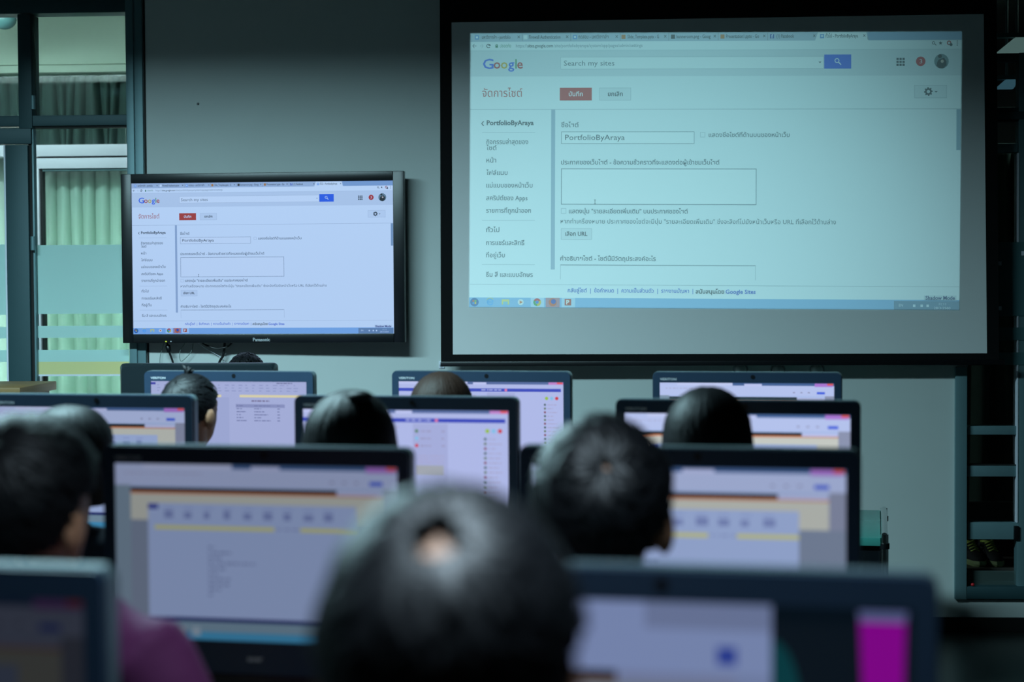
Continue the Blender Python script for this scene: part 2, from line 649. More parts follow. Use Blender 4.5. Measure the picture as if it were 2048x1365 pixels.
bar(w2, 'gasket_or_shade_gap', (1935, 930, XR, 932), 0.004, 0.06, M_GASKET_SHADE, 0)
for px in ((1935, 305, 2036, 853), (1935, 870, 2036, 930), (1935, 954, 2036, 1046), (1935, 240, 2036, 287), (1935, 121, 2036, 213),
           (2062, 240, XR, 1046), (2062, 121, XR, 213), (1935, -10, XR, 105)):
    pane(w2, px, 0.03)
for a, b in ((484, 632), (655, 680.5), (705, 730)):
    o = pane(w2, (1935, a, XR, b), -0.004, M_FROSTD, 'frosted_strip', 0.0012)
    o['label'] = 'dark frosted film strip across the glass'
pane(w2, (1935, 1143, XR, 1175), 0.03, film_mat('dusty_film', (110, 130, 126), 0.35), 'dusty_strip')
for x, y in ((2000, 527), (2000, 617), (2046, 507)):
    a = WF.hit(x, y, -0.0055)
    MB().box(a[0] - 0.007, -0.0055, a[1] - 0.009, a[0] + 0.007, -0.0045, a[1] + 0.009).build('sticker', M_WHITE, w2)
a = WF.hit(2034, 1067, -0.012)
soft(MB().box(a[0] - 0.012, -0.012, a[1] - 0.03, a[0] + 0.008, 0.004, a[1] + 0.03, 0.003).build('window_latch', M_BLACK, w2))
a = WF.hit(1945.5, 1170, -0.012)
soft(MB().ball((a[0], -0.012, a[1]), (0.008, 0.006, 0.007)).build('red_button', mat('red_plastic', (200, 30, 40), 0.4), w2))

curtain('curtain', 'dark green curtain behind the upper right window panes', (1930, 305, 2200, 1060), 0.66, 6, 0.035, mat('dark_green_curtain', (40, 58, 50), 0.9, vary=0.15), 11)
# made-up glowing panels imitating ceiling lamp reflections in the right panes
for i, (px, lab) in enumerate((((1992, 76, 2075, 106), 'upper pale glowing panel painted as a lamp reflection in the top right pane'), ((1990, 160, 2036, 178), 'lower bluish glowing panel painted as a lamp reflection under the head rail'))):
    off = 0.5 + 0.1 * i
    u0, z0, u1, z1 = WF.rect(*px, off)
    t = thing('lamp_reflection', lab, 'lamp', WF.w(((u0 + u1) / 2, off, z0)), -WF.yaw, 'painted lamp reflections')
    k = (u1 - u0) / 2
    h = z1 - z0
    MB().prism([(-k, 0), (k * 0.55, 0), (k, h), (-k * 0.1, h)], -0.02, 0.02).build('reflection_panel', glow((112, 140, 138) if i == 0 else (70, 110, 128), 0.45), t)
    MB().prism([(-k, h), (k, h), (k, h + 0.02), (-k, h + 0.02)], -0.025, 0.025).build('panel_cap', M_ALUD, t)
    MB().tube([(0, 0, h + 0.02), (0, 0, ZC - z0)], 0.006, 8).build('panel_rod', M_ALUD, t)

# shoe shelf behind the bottom right pane
SO = 0.16
a = WF.rect(1920, 1138, XR, 1146, SO)
zs = a[3]
t = thing('shoe_rack', 'dark low shoe rack behind the bottom right window', 'rack', WF.w((a[0] + 0.5, SO, 0)), -WF.yaw)
q = (a[0] + 0.5, SO, 0)
MB().box(a[0], SO, a[1], a[0] + 1.0, SO + 0.34, a[3], 0.003).build('shelf', M_DESK, t, q)
MB().box(a[0], SO, 0.04, a[0] + 1.0, SO + 0.34, 0.06, 0.003).build('shelf', M_DESK, t, q)
MB().box(a[0], SO + 0.34, 0.0, a[0] + 1.0, SO + 0.36, a[3] + 0.25, 0.003).build('back_panel', M_GASKET_SHADE, t, q)
for uu in (a[0], a[0] + 0.98):
    MB().box(uu, SO, 0, uu + 0.02, SO + 0.34, a[3], 0.002).build('side_panel', M_DESK, t, q)


def shoe(x, label, accent, body, sole, ang):
    u = WF.hit(x, 1120, SO + 0.14)[0]
    t = thing('sneaker', label, 'shoe', WF.w((u, SO + 0.15, zs)), -WF.yaw + ang, 'shoes on the rack')
    t.scale = (0.82, 0.9, 0.95)
    # toe towards -Y
    out = [(-0.035, 0.12), (-0.042, 0.04), (-0.045, -0.05), (-0.036, -0.11), (-0.012, -0.135), (0.018, -0.132), (0.04, -0.10), (0.045, -0.03), (0.038, 0.05), (0.033, 0.12), (0, 0.135)]
    n = len(out)
    def ring(z, k, dy=0):
        return [(p[0] * k, p[1] * k + dy, z) for p in out]
    s = MB()
    vs = ring(0, 0.96) + ring(0.012, 1.04) + ring(0.026, 1.0)
    s.add(vs, [tuple(range(n - 1, -1, -1))] + [(j * n + i, j * n + (i + 1) % n, (j + 1) * n + (i + 1) % n, (j + 1) * n + i) for j in range(2) for i in range(n)] + [tuple(range(2 * n, 3 * n))])
    soft(s.build('sole', sole, t))
    up = MB()
    lv = []
    for z, k in ((0.024, 0.98), (0.045, 0.96), (0.07, 0.84), (0.092, 0.66)):
        lv += [(p[0] * k, p[1] * k + (0.98 - k) * 0.16, z if p[1] > -0.02 else 0.024 + (z - 0.024) * 0.62) for p in out]
    up.add(lv, [(j * n + i, j * n + (i + 1) % n, (j + 1) * n + (i + 1) % n, (j + 1) * n + i) for j in range(3) for i in range(n)] + [tuple(range(3 * n, 4 * n))])
    soft(up.build('upper', body, t), 60)
    lc = MB()
    for k in range(4):
        y = -0.045 + 0.022 * k
        z = 0.066 + 0.009 * k
        lc.tube([(-0.025, y, z - 0.004), (0, y - 0.006, z + 0.006), (0.025, y, z - 0.004)], 0.004, 6)
    lc.tube([(-0.03, 0.07, 0.094), (-0.02, 0.025, 0.1), (0.02, 0.025, 0.1), (0.03, 0.07, 0.094)], 0.006, 6)
    lc.build('laces', accent, t, smooth=True)


M_LIME = mat('lime_trim', (170, 190, 90), 0.6)
M_SHOE = mat('dark_shoe', (22, 26, 28), 0.8)
shoe(1945, 'dark sneaker with lime laces beside the window jamb', M_LIME, M_SHOE, mat('pale_sole', (150, 170, 120), 0.7), 0.15)
shoe(1982, 'dark sneaker with lime laces, second from the window jamb', M_LIME, M_SHOE, MATS['pale_sole'], 0.1)
shoe(2046, 'blue sneaker with a green stripe at the right edge', mat('green_trim', (70, 170, 60), 0.6), mat('blue_shoe', (30, 70, 120), 0.7), M_WHITE, -0.2)


# ------------------------------------------------------------------ the displayed web page
class Page:
    """flat print of a display: every line of lettering and every element is a piece of its own"""
    def __init__(s, put, root, mk):
        s.put, s.root, s.mk, s.b, s.n = put, root, mk, {}, {}

    def mb(s, name, c):
        s.n[name, c] = s.n.get((name, c), 0) + 1
        return s.b.setdefault((name, c), MB())

    def poly(s, name, c, pts, lay=1):
        s.mb(name, c).add([s.put(x, y, lay) for x, y in pts], [tuple(range(len(pts)))])

    def rect(s, name, c, x0, y0, x1, y1, lay=1):
        n = max(1, int((x1 - x0) / 120))
        vs = []
        for i in range(n + 1):
            a = x0 + (x1 - x0) * i / n
            vs += [s.put(a, y0, lay), s.put(a, y1, lay)]
        s.mb(name, c).add(vs, [(2 * i, 2 * i + 1, 2 * i + 3, 2 * i + 2) for i in range(n)])

    def frame(s, name, c, x0, y0, x1, y1, w=1.2, lay=2):
        o = [(x0, y0), (x0, y1), (x1, y1), (x1, y0)]
        q = [(x0 + w, y0 + w), (x0 + w, y1 - w), (x1 - w, y1 - w), (x1 - w, y0 + w)]
        s.mb(name, c).add([s.put(x, y, lay) for x, y in o + q], [(i, (i + 1) % 4, 4 + (i + 1) % 4, 4 + i) for i in range(4)])

    def disc(s, name, c, x, y, r, lay=2, n=20, r2=None, a0=0, a1=2 * pi):
        if r2 is None and a1 - a0 > 6.2:
            s.poly(name, c, [(x + r * cos(-2 * pi * k / n), y + r * sin(-2 * pi * k / n)) for k in range(n)], lay)
        else:
            r2 = r2 or 0.01
            vs = []
            for k in range(n + 1):
                p = a0 + (a1 - a0) * k / n
                vs += [s.put(x + r * cos(p), y + r * sin(p), lay), s.put(x + r2 * cos(p), y + r2 * sin(p), lay)]
            s.mb(name, c).add(vs, [(2 * k + 2, 2 * k, 2 * k + 1, 2 * k + 3) for k in range(n)])

    def text(s, txt, x0, yc, x1, em, c, name='lettering', bold=0.0, lay=4):
        vs, fs = text_geo(txt, bold)
        if not vs:
            return
        a, b = min(v[0] for v in vs), max(v[0] for v in vs)
        k = (x1 - x0) / (b - a)
        yb = yc + 0.29 * em
        MB().add([s.put(x0 + (v[0] - a) * k, yb - v[1] * em * 0.93, lay) for v in vs], fs).build(name, s.mk(c), s.root)

    def done(s):
        for (name, c), m in s.b.items():
            o = m.build(name, s.mk(c), s.root)
            if s.n[name, c] > 1:
                o['kind'] = 'stuff'


def web_page(pg, deep):
    G1, G2, TX, TD, BL = (150, 156, 165), (205, 209, 214), (100, 108, 116), (62, 68, 76), (60, 100, 205)
    HEAD, PAGE, TABB = (226, 229, 233), (244, 246, 248), (190, 200, 214)
    pg.rect('tab_strip', TABB, 941, 63, 1924, 82)
    pg.rect('tab_strip', (150, 175, 205), 1735, 63, 1924, 81, 2)
    pg.rect('address_bar', PAGE, 941, 82, 1924, 99)
    pg.rect('address_bar', (222, 226, 230), 941, 99, 1924, 102)
    pg.rect('header_band', HEAD, 941, 102, 1924, 152)
    tabs = [(964, 1021, 'มหาวิทยาลัย - portfolio', 1035, 950, (110, 160, 220)), (1058, 1121, 'Firewall Authentication', 1132, 1047, (235, 238, 240)),
            (1157, 1217, 'ทดสอบ - มหาวิทยาลัย', 1231, 1146, (110, 160, 220)), (1255, 1318, 'Slide_Template.pptx - G', 1328, 1243, (205, 130, 60)),
            (1353, 1421, 'bannercom.png - Goog', 1427, 1342, (70, 60, 60)), (1452, 1518, 'Presentation1.pptx - Go', 1526, 1441, (205, 130, 60)),
            (1553, 1588, '(1) Facebook', 1626, 1540, (50, 85, 170)), (1651, 1716, 'ทั่วไป - PortfolioByAraya', 1726, 1640, (110, 160, 220))]
    pg.poly('active_tab', PAGE, [(1630, 82), (1738, 82), (1732, 65), (1636, 65)], 2)
    for i, (x0, x1, s, xc, xi, ci) in enumerate(tabs):
        pg.text(s, x0, 73, x1, 11, TD, bold=0.01)
        pg.text('×', xc, 73, xc + 5, 14, TD)
        pg.rect('tab_icon', ci, xi, 69, xi + 8, 77.5, 3)
        pg.rect('tab_icon', (240, 243, 246), xi + 2, 71, xi + 6, 75, 4) if i in (0, 1, 2, 7) else None
        if i == 6:
            pg.text('f', xi + 2.5, 73.5, xi + 6, 12, (245, 245, 250), lay=5, bold=0.02)
        if i < 6:
            pg.rect('tab_icon', G1, xc + 9, 66, xc + 10, 81, 3)
    pg.text('←', 945, 90.5, 953, 14, TD)
    pg.text('→', 960, 90.5, 967, 14, G2)
    pg.disc('tool_icon', TD, 977, 90.5, 4.2, 3, 14, 2.8, 0.6, 5.8)
    pg.rect('tool_icon', TD, 977, 88, 981.5, 90, 3)
    pg.rect('tool_icon', (60, 130, 90), 991, 89.5, 996, 94, 3)
    pg.disc('tool_icon', (60, 130, 90), 993.5, 89.5, 2.5, 3, 8, 1.3, pi, 2 * pi)
    pg.text('ปลอดภัย', 1000, 90.5, 1022, 10, (90, 150, 115))
    pg.text('https://', 1032, 90.5, 1054, 10.5, G1)
    pg.text('sites.google.com', 1055, 90.5, 1106, 10.5, TD, bold=0.01)
    pg.text('/site/portfoliobyaraya/system/app/pages/admin/settings', 1107, 90.5, 1285, 10.5, G1)
    # toolbar icons at the right end
    pg.disc('tool_icon', TD, 1867, 87.5, 3.2, 3, 12, 2)
    pg.poly('tool_icon', TD, [(1869, 90), (1872, 93), (1873, 92), (1870, 89)], 3)
    pg.poly('tool_icon', TD, [(1881 + (4 if k % 2 == 0 else 1.8) * sin(-k * pi / 5), 88 - (4 if k % 2 == 0 else 1.8) * cos(-k * pi / 5)) for k in range(10)], 3)
    pg.disc('tool_icon', (190, 60, 60), 1898, 87.5, 4.5, 3, 14, 2.6)
    pg.disc('tool_icon', TD, 1902, 91, 3, 4, 12)
    for k in range(3):
        pg.disc('tool_icon', TD, 1914.5, 84 + 4 * k, 1.1, 3, 8)
    # header
    for ch, a, b, c in (('G', 966, 987.5, (52, 105, 225)), ('o', 987.5, 1001, (205, 60, 50)), ('o', 1002, 1015.5, (225, 180, 40)), ('g', 1016.5, 1029, (52, 105, 225)), ('l', 1031, 1033.5, (50, 150, 80)), ('e', 1034.5, 1046, (205, 60, 50))):
        pg.text(ch, a, 127.5, b, 31 if ch == 'G' else 29, c, 'search_logo', 0.012)
    pg.rect('search_box', (248, 249, 250), 1121, 113, 1648, 138, 2)
    pg.frame('search_box_outline', G2, 1121, 113, 1648, 138, 1, 3)
    pg.text('Search my sites', 1128, 126, 1229, 16, TX)
    pg.poly('search_arrow', TX, [(1637, 124), (1640, 127), (1643, 124)], 4)
    pg.rect('search_button', (40, 100, 225), 1648.5, 110, 1702.5, 138, 4)
    pg.disc('search_glyph', (245, 247, 250), 1674, 122, 4.8, 5, 18, 3.2)
    pg.poly('search_glyph', (245, 247, 250), [(1676.5, 126), (1681.5, 131), (1683, 129.5), (1678, 124.5)], 5)
    for i in range(3):
        for j in range(3):
            pg.rect('apps_grid', TD, 1793 + 6 * i, 117 + 5.8 * j, 1797.5 + 6 * i, 121.3 + 5.8 * j, 3)
    pg.disc('notice_badge', (205, 45, 50), 1841.5, 124, 9.5, 3, 24)
    pg.text('3', 1839, 124.3, 1844.5, 13, (250, 235, 235), lay=5)
    pg.disc('profile_picture', (120, 140, 145), 1883, 124, 14.5, 3, 28)
    pg.poly('profile_picture', (30, 32, 38), [(1873, 133), (1878, 137), (1886, 138), (1893, 132), (1893, 124), (1888, 117), (1882, 119), (1877, 121), (1874, 127)], 4)
    pg.disc('profile_picture', (30, 32, 38), 1880, 114, 4, 4, 12)
    pg.disc('profile_picture', (215, 190, 175), 1884.5, 124, 3.2, 5, 12)
    # title row
    pg.text('จัดการไซต์', 965, 186, 1045, 24, (200, 80, 70))
    pg.rect('save_button', (205, 60, 50), 1120, 175, 1184, 200.5, 3)
    pg.text('บันทึก', 1138, 188, 1166, 13, (250, 240, 240), bold=0.02, lay=5)
    pg.rect('cancel_button', (232, 235, 238), 1199, 175, 1262.5, 200.5, 2)
    pg.frame('cancel_button', G2, 1199, 175, 1262.5, 200.5, 1, 3)
    pg.text('ยกเลิก', 1216, 188, 1246, 13, TD, bold=0.02)
    pg.rect('settings_button', (234, 237, 240), 1829, 171, 1894, 197, 2)
    pg.frame('settings_button', G2, 1829, 171, 1894, 197, 1, 3)
    gear = [(1857 + (8.8 if (k // 2) % 2 == 0 else 6.6) * cos(-pi / 16 * k), 184 + (8.8 if (k // 2) % 2 == 0 else 6.6) * sin(-pi / 16 * k)) for k in range(32)]
    pg.poly('gear_icon', TD, gear, 4)
    pg.disc('gear_icon', (234, 237, 240), 1857, 184, 3.4, 5, 14)
    pg.poly('gear_icon', TD, [(1869, 183), (1872.5, 186), (1876, 183)], 4)
    pg.rect('divider', G2, 941, 217.5, 1922, 218.8, 2)
    # side menu
    pg.text('‹', 963, 245, 969, 22, TD)
    pg.text('PortfolioByAraya', 974, 245.5, 1068, 14.5, TD, bold=0.025)
    for y in (264, 441, 530):
        pg.rect('divider', G2, 965, y, 1071, y + 1, 2)
    for s, y, x1 in (('กิจกรรมล่าสุดของ', 284, 1057), ('ไซต์', 296, 994), ('หน้า', 321, 993), ('ไฟล์แนบ', 346, 1016), ('แม่แบบของหน้าเว็บ', 371.5, 1066), ('สคริปต์ของ Apps', 397, 1056),
                     ('รายการที่ถูกนำออก', 422, 1063), ('ทั่วไป', 461, 1000), ('การแชร์และสิทธิ์', 487, 1050), ('ที่อยู่เว็บ', 512, 1011), ('ธีม สี และแบบอักษร', 551, 1067)):
        pg.text(s, 973.5, y, x1, 14, TX, bold=0.008)
    pg.rect('scroll_bar', (178, 190, 206), 1103, 219, 1111, 540, 2)
    pg.rect('scroll_bar', (150, 172, 190), 1913.5, 219, 1922, 300, 2)
    # form
    pg.text('ชื่อไซต์', 1123, 250, 1158, 14, TX, bold=0.012)
    pg.rect('text_field', (249, 250, 251), 1123, 263, 1389, 287.5, 2)
    pg.frame('field_outline', G1, 1123, 263, 1389.5, 287.5, 1, 3)
    pg.text('PortfolioByAraya', 1131, 275, 1250, 16.5, TD)
    pg.frame('field_outline', G2, 1401, 264, 1411, 274.5, 1, 3)
    pg.text('แสดงชื่อไซต์ที่ด้านบนของหน้าเว็บ', 1418, 270, 1580, 13, TX, bold=0.01)
    pg.text('ประกาศของเว็บไซต์ - ข้อความชั่วคราวที่จะแสดงต่อผู้เข้าชมเว็บไซต์', 1123, 325, 1440, 13.5, TX, bold=0.012)
    pg.rect('text_field', (249, 250, 251), 1123, 337, 1513, 409, 2)
    pg.frame('field_outline', G1, 1123, 337, 1514, 409.5, 1.4, 3)
    pg.rect('text_cursor', TD, 1190.5, 400, 1191.6, 408, 4)
    pg.rect('text_cursor', TD, 1189, 399.5, 1193, 400.5, 4)
    pg.rect('text_cursor', TD, 1189, 407.5, 1193, 408.5, 4)
    pg.frame('field_outline', G2, 1123, 417, 1133.5, 428, 1, 3)
    pg.text('แสดงปุ่ม "รายละเอียดเพิ่มเติม" บนประกาศของไซต์', 1139, 423, 1377, 13.5, TX, bold=0.012)
    pg.text('หากทำเครื่องหมาย ประกาศของไซต์จะมีปุ่ม "รายละเอียดเพิ่มเติม" ซึ่งจะลิงก์ไปยังหน้าเว็บหรือ URL ที่เลือกไว้ด้านล่าง', 1122.5, 443.5, 1673, 13.5, TX)
    pg.rect('url_button', (232, 235, 238), 1123, 457, 1185, 480, 2)
    pg.frame('url_button', G2, 1123, 457, 1185, 480, 1, 3)
    pg.text('เลือก URL', 1132, 468.5, 1176, 13, TD, bold=0.02)
    pg.text('คำอธิบายไซต์ - ไซต์นี้มีวัตถุประสงค์อะไร', 1122, 518, 1313, 13.5, TX, bold=0.01)
    pg.rect('field_outline', G1, 1122, 530, 1513, 531.4, 3)
    pg.rect('field_outline', G2, 1122, 530, 1123, 560, 3)
    pg.rect('field_outline', G2, 1512, 530, 1513, 560, 3)
    pg.rect('divider', G2, 941, 570, 1920, 571, 2)
    pg.text('กลับสู่ไซต์  |  ข้อกำหนด  |  ความเป็นส่วนตัว  |  รายงานปัญหา  |', 1137, 582, 1388, 12, BL, bold=0.01)
    pg.text('สนับสนุนโดย', 1393, 583, 1450, 12, TD, bold=0.025)
    pg.text('Google Sites', 1453, 583, 1513, 12.5, BL, bold=0.02)
    pg.rect('status_tag', (222, 228, 232), 1850, 588, 1915, 598, 2)
    pg.text('Shadow Mode', 1853, 593, 1912, 11.5, (60, 70, 130), bold=0.025)
    # task bar
    pg.rect('task_bar', (150, 190, 228), 939, 597, 1921, 622, 2)
    pg.rect('task_bar', (124, 150, 176), 1790, 599, 1921, 622, 3)
    for x, w in ((1063, 27), (1125, 27)):
        pg.rect('task_button', (200, 220, 240), x, 597, x + w, 616, 3)
    pg.rect('task_button', (200, 140, 150), 1093, 597, 1121, 616, 3)
    pg.disc('start_button', (60, 110, 170), 950.5, 606.5, 8.5, 4, 20)
    for k, c in enumerate(((220, 110, 60), (130, 190, 70), (90, 160, 220), (240, 200, 70))):
        pg.rect('start_button', c, 946.5 + 4.2 * (k % 2), 602.5 + 4.2 * (k // 2), 950 + 4.2 * (k % 2), 606 + 4.2 * (k // 2), 5)
    pg.disc('browser_icon', (110, 180, 235), 982, 606, 7, 4, 18, 4, 0.4, 6.0)
    pg.rect('browser_icon', (110, 180, 235), 976, 604.8, 988.5, 607.3, 4)
    pg.disc('browser_icon', (235, 210, 90), 982, 606, 8.5, 5, 10, 7.4, 3.6, 5.6)
    pg.rect('folder_icon', (235, 220, 130), 1005, 600.5, 1020, 611, 4)
    pg.rect('folder_icon', (150, 200, 220), 1008, 605, 1017, 611, 5)
    pg.disc('player_icon', (235, 235, 235), 1043, 606, 6, 4, 16)
    pg.poly('player_icon', (225, 130, 60), [(1041, 602.5), (1041, 609.5), (1047, 606)], 5)
    for k, c in enumerate(((215, 70, 60), (235, 195, 60), (80, 165, 90))):
        pg.disc('browser_wheel', c, 1076, 606, 7.8, 5, 8, 3.4, -pi * 5 / 6 + k * 2 * pi / 3, -pi * 5 / 6 + (k + 1) * 2 * pi / 3)
    pg.disc('browser_wheel', (70, 130, 220), 1076, 606, 3, 5, 12)
    pg.disc('browser_swirl', (225, 110, 50), 1107, 606, 8, 5, 18)
    pg.disc('browser_swirl', (60, 90, 180), 1108.5, 604.5, 5, 6, 16)
    pg.rect('slides_icon', (200, 80, 50), 1131, 599, 1144, 612, 5)
    pg.text('P', 1134, 606, 1140.5, 13, (250, 240, 235), lay=6, bold=0.03)
    pg.text('EN', 1800, 608, 1808, 8, (235, 240, 245), lay=5)
    for x in (1828, 1843, 1855):
        pg.rect('tray_icon', (225, 232, 240), x, 606, x + 5, 611, 5)
    pg.text('11:11', 1880, 605, 1894, 8, (235, 240, 245), lay=5)
    pg.text('28/3/2560', 1870, 613, 1903, 8, (235, 240, 245), lay=5)


# ------------------------------------------------------------------ projection screen
def scr(x, y, off=SCR_OFF):
    u, z = WF.hit(x, y, off)
    return (u, off, z)


sb = WF.w((WF.hit(1440, 731, SCR_OFF)[0], SCR_OFF, WF.hit(1440, 731, SCR_OFF)[1]))
sub = WF.l(sb)
scn = thing('projection_screen', 'large pull-down projection screen with a black border on the front wall', 'screen', sb, -WF.yaw)


def slab(pts, y0, y1):
    q = [WF.hit(x, y, SCR_OFF) for x, y in pts]
    return MB().prism([(a[0], a[1]) for a in q], y0, y1)


slab([(902, 43), (902, 710), (1975, 708), (1968, 26)], SCR_OFF, SCR_OFF + 0.002).build('screen_fabric', M_SCREEN, scn, sub)
bo = MB()
TOPY = -175
for pts in ([(879, TOPY), (882, 731), (905.5, 709.5), (903, 45)], [(882, 731), (1998, 731), (1974, 707), (905.5, 709.5)],
            [(1998, 731), (1992, TOPY), (1967.5, 28), (1974, 707)], [(1992, TOPY), (879, TOPY), (903, 45), (1967.5, 28)]):
    q = [WF.hit(x, y, SCR_OFF) for x, y in pts]
    bo.prism([(a[0], a[1]) for a in q], SCR_OFF - 0.001, SCR_OFF + 0.004)
o = bo.build('black_border', M_SBLACK, scn, sub)
a = WF.rect(881, 722, 2010, 732, SCR_OFF - 0.012)
soft(MB().box(a[0], SCR_OFF - 0.012, a[1], a[2], SCR_OFF + 0.016, a[3], 0.004).build('bottom_bar', M_BLACK, scn, sub))
a = WF.rect(870, -215, 2002, -170, SCR_OFF - 0.03)
soft(MB().box(a[0], SCR_OFF - 0.05, a[1], a[2], SCR_OFF + 0.06, a[3], 0.01).build('roller_housing', M_WHITE, scn, sub))
pts = [scr(*c) for c in PROJ_Q]
sx, sy, sz = sub


def put_scr(x, y, lay):
    u, o_, z = scr(x, y)
    return (u - sx, o_ - sy - 0.0015 - 0.0003 * lay, z - sz)


def slide_ink(c):
    k = tuple(v for v in c)
    name = 'slide_%d_%d_%d' % k
    if name in MATS:
        return MATS[name]
    m = bpy.data.materials.new(name)
    m.use_nodes = True
    b = m.node_tree.nodes['Principled BSDF']
    l = lin(c)
    b.inputs['Base Color'].default_value = tuple(0.19 + 0.65 * v for v in l[:3]) + (1,)
    b.inputs['Roughness'].default_value = 0.95
    b.inputs['Specular IOR Level'].default_value = 0.05
    MATS[name] = m
    return m


dp = MB()
for i in range(8):
    a, b = 941 + 983 * i / 8, 941 + 983 * (i + 1) / 8
    f0, f1 = i / 8, (i + 1) / 8
    top = lambda f: (941 + 983 * f, 67 - 4 * f)
    bot = lambda f: (938 + 981 * f, 615 + 6 * f)
    dp.quad(put_scr(*top(f0), 0), put_scr(*bot(f0), 0), put_scr(*bot(f1), 0), put_scr(*top(f1), 0))
page = dp.build('displayed_page', slide_ink((244, 246, 248)), scn)
pg = Page(put_scr, page, slide_ink)


def fit_quad(x, y):
    """page coordinates -> photographed, slightly keystoned rectangle"""
    f = (x - 941) / 983.0
    g = (y - 65) / 552.0
    x2 = x - (3 + 2 * f) * g * 0.5
    y2 = y + (2 - 4 * f) * (1 - g) + (-2 + 6 * f) * g
    f2 = min(max(f, 0), 1)
    yt, yb = 67 - 4 * f2, 615 + 6 * f2
    xl, xr = 941 - 3 * g, 1924 - 5 * g
    return min(max(x2, xl + 0.2), xr - 0.2), min(max(y2, yt + 0.2), yb - 0.2)


pg.put = lambda x, y, lay: put_scr(*fit_quad(x, y), lay)
web_page(pg, False)
pg.done()

# ------------------------------------------------------------------ wall television
TVF = Frame(P(527, 690, 7.725), radians(5.6))
tv = thing('wall_television', 'black wall-mounted flat television showing the same web page as the screen', 'television', TVF.o, -TVF.yaw)
zb = 0.0


def tvr(x0, y0, x1, y1, off=0.0):
    u0, z0, u1, z1 = TVF.rect(x0, y0, x1, y1, off)
    return u0, z0, u1, z1


OUT = tvr(245, 345.5, 809.5, 686)
SCN = tvr(265.5, 364.5, 787.5, 668)
b = MB()
x0, z0, x1, z1 = OUT
a0, c0, a1, c1 = SCN
for q in ((x0, z0, a0, z1), (a1, z0, x1, z1), (a0, z0, a1, c0), (a0, c1, a1, z1)):
    b.box(q[0], -0.012, q[1], q[2], 0.03, q[3], 0.003)
soft(b.build('bezel', M_TVB, tv))
soft(MB().box(x0 + 0.004, 0.02, z0 + 0.004, x1 - 0.004, 0.06, z1 - 0.004, 0.012).build('back_case', M_BLACK, tv))
bk = TVF.l(WF.w((WF.l(TVF.o).x, 0, 0)))
soft(MB().box(-0.25, 0.06, 0.15, 0.25, bk.y - 0.02, 0.5, 0.004).build('wall_bracket', M_BLACK, tv))
TVW = (177, 203, 240)


def tv_ink(c):
    w_ = lin(TVW)
    l = lin(c)
    name = 'television_%d_%d_%d' % tuple(c)
    if name in MATS:
        return MATS[name]
    m = bpy.data.materials.new(name)
    m.use_nodes = True
    bb = m.node_tree.nodes['Principled BSDF']
    bb.inputs['Base Color'].default_value = (0.005, 0.005, 0.006, 1)
    bb.inputs['Roughness'].default_value = 0.3
    bb.inputs['Emission Color'].default_value = tuple(min(1, l[i] * 1.08) * w_[i] for i in range(3)) + (1,)
    bb.inputs['Emission Strength'].default_value = 1.0
    MATS[name] = m
    return m


def put_tv(x, y, lay):
    f = min(max((x - 940) / 983.0, 0), 1)
    g = min(max((y - 64) / 555.0, 0), 1)
    return (a0 + (a1 - a0) * f, -0.004 - 0.0002 * lay, c1 + (c0 - c1) * g)


panel = MB().box(a0 - 0.002, -0.0038, c0 - 0.002, a1 + 0.002, 0.02, c1 + 0.002).build('display_panel', tv_ink((244, 246, 248)), tv)
pg = Page(put_tv, panel, tv_ink)
web_page(pg, False)
pg.done()


def mark(txt, u0, z, u1, em, y, m, parent, name='maker_mark', bold=0.02):
    vs, fs = text_geo(txt, bold)
    a, b_ = min(v[0] for v in vs), max(v[0] for v in vs)
    k = (u1 - u0) / (b_ - a)
    return MB().add([(u0 + (v[0] - a) * k, y, z + v[1] * em) for v in vs], fs).build(name, m, parent)


q = TVF.hit(506, 682, -0.0125)
q2 = TVF.hit(540, 682, -0.0125)
mark('Panasonic', q[0], q[1] - 0.002, q2[0], 0.021, -0.0128, M_MARK, tv)
for x, c, nm in ((332, glow((190, 220, 70), 1.0), 'power_light'), (342, M_MARK, 'sensor_window')):
    q = TVF.hit(x, 683.5, -0.0125)
    MB().ball((q[0], -0.0125, q[1]), (0.004, 0.002, 0.003), 10, 6).build(nm, c, tv, smooth=True)


def cable(name, label, pix, off, r, m, plug=None):
    pts = [Vector((*[(h := WF.hit(x, y, off))[0]], off, h[1])) for x, y in pix]
    sp = []
    for i in range(len(pts) - 1):          # Catmull-Rom
        p0, p1, p2, p3 = pts[max(i - 1, 0)], pts[i], pts[i + 1], pts[min(i + 2, len(pts) - 1)]
        for k in range(6):
            t_ = k / 6
            sp.append(0.5 * (2 * p1 + (p2 - p0) * t_ + (2 * p0 - 5 * p1 + 4 * p2 - p3) * t_ ** 2 + (3 * p1 - p0 - 3 * p2 + p3) * t_ ** 3))
    sp.append(pts[-1])
    base = sp[0]
    if plug:
        t = thing(name, label, 'cable', WF.w(base), -WF.yaw, 'cables under the television')
        MB().tube(sp, r, 8).build('cord', m, t, base, True)
        MB().tube([pts[plug[0]], pts[plug[0]].lerp(pts[plug[1]], 0.15), pts[plug[0]].lerp(pts[plug[1]], 0.9), pts[plug[1]]], [r * 1.5, r * 2.6, r * 2.4, r * 1.3], 12).build('plug', M_BLACK, t, base, True)
    else:
        tag(MB().tube(sp, r, 8).build(name, m, None, base, True, WF.w(base), -WF.yaw), label, 'cable', 'cables under the television')


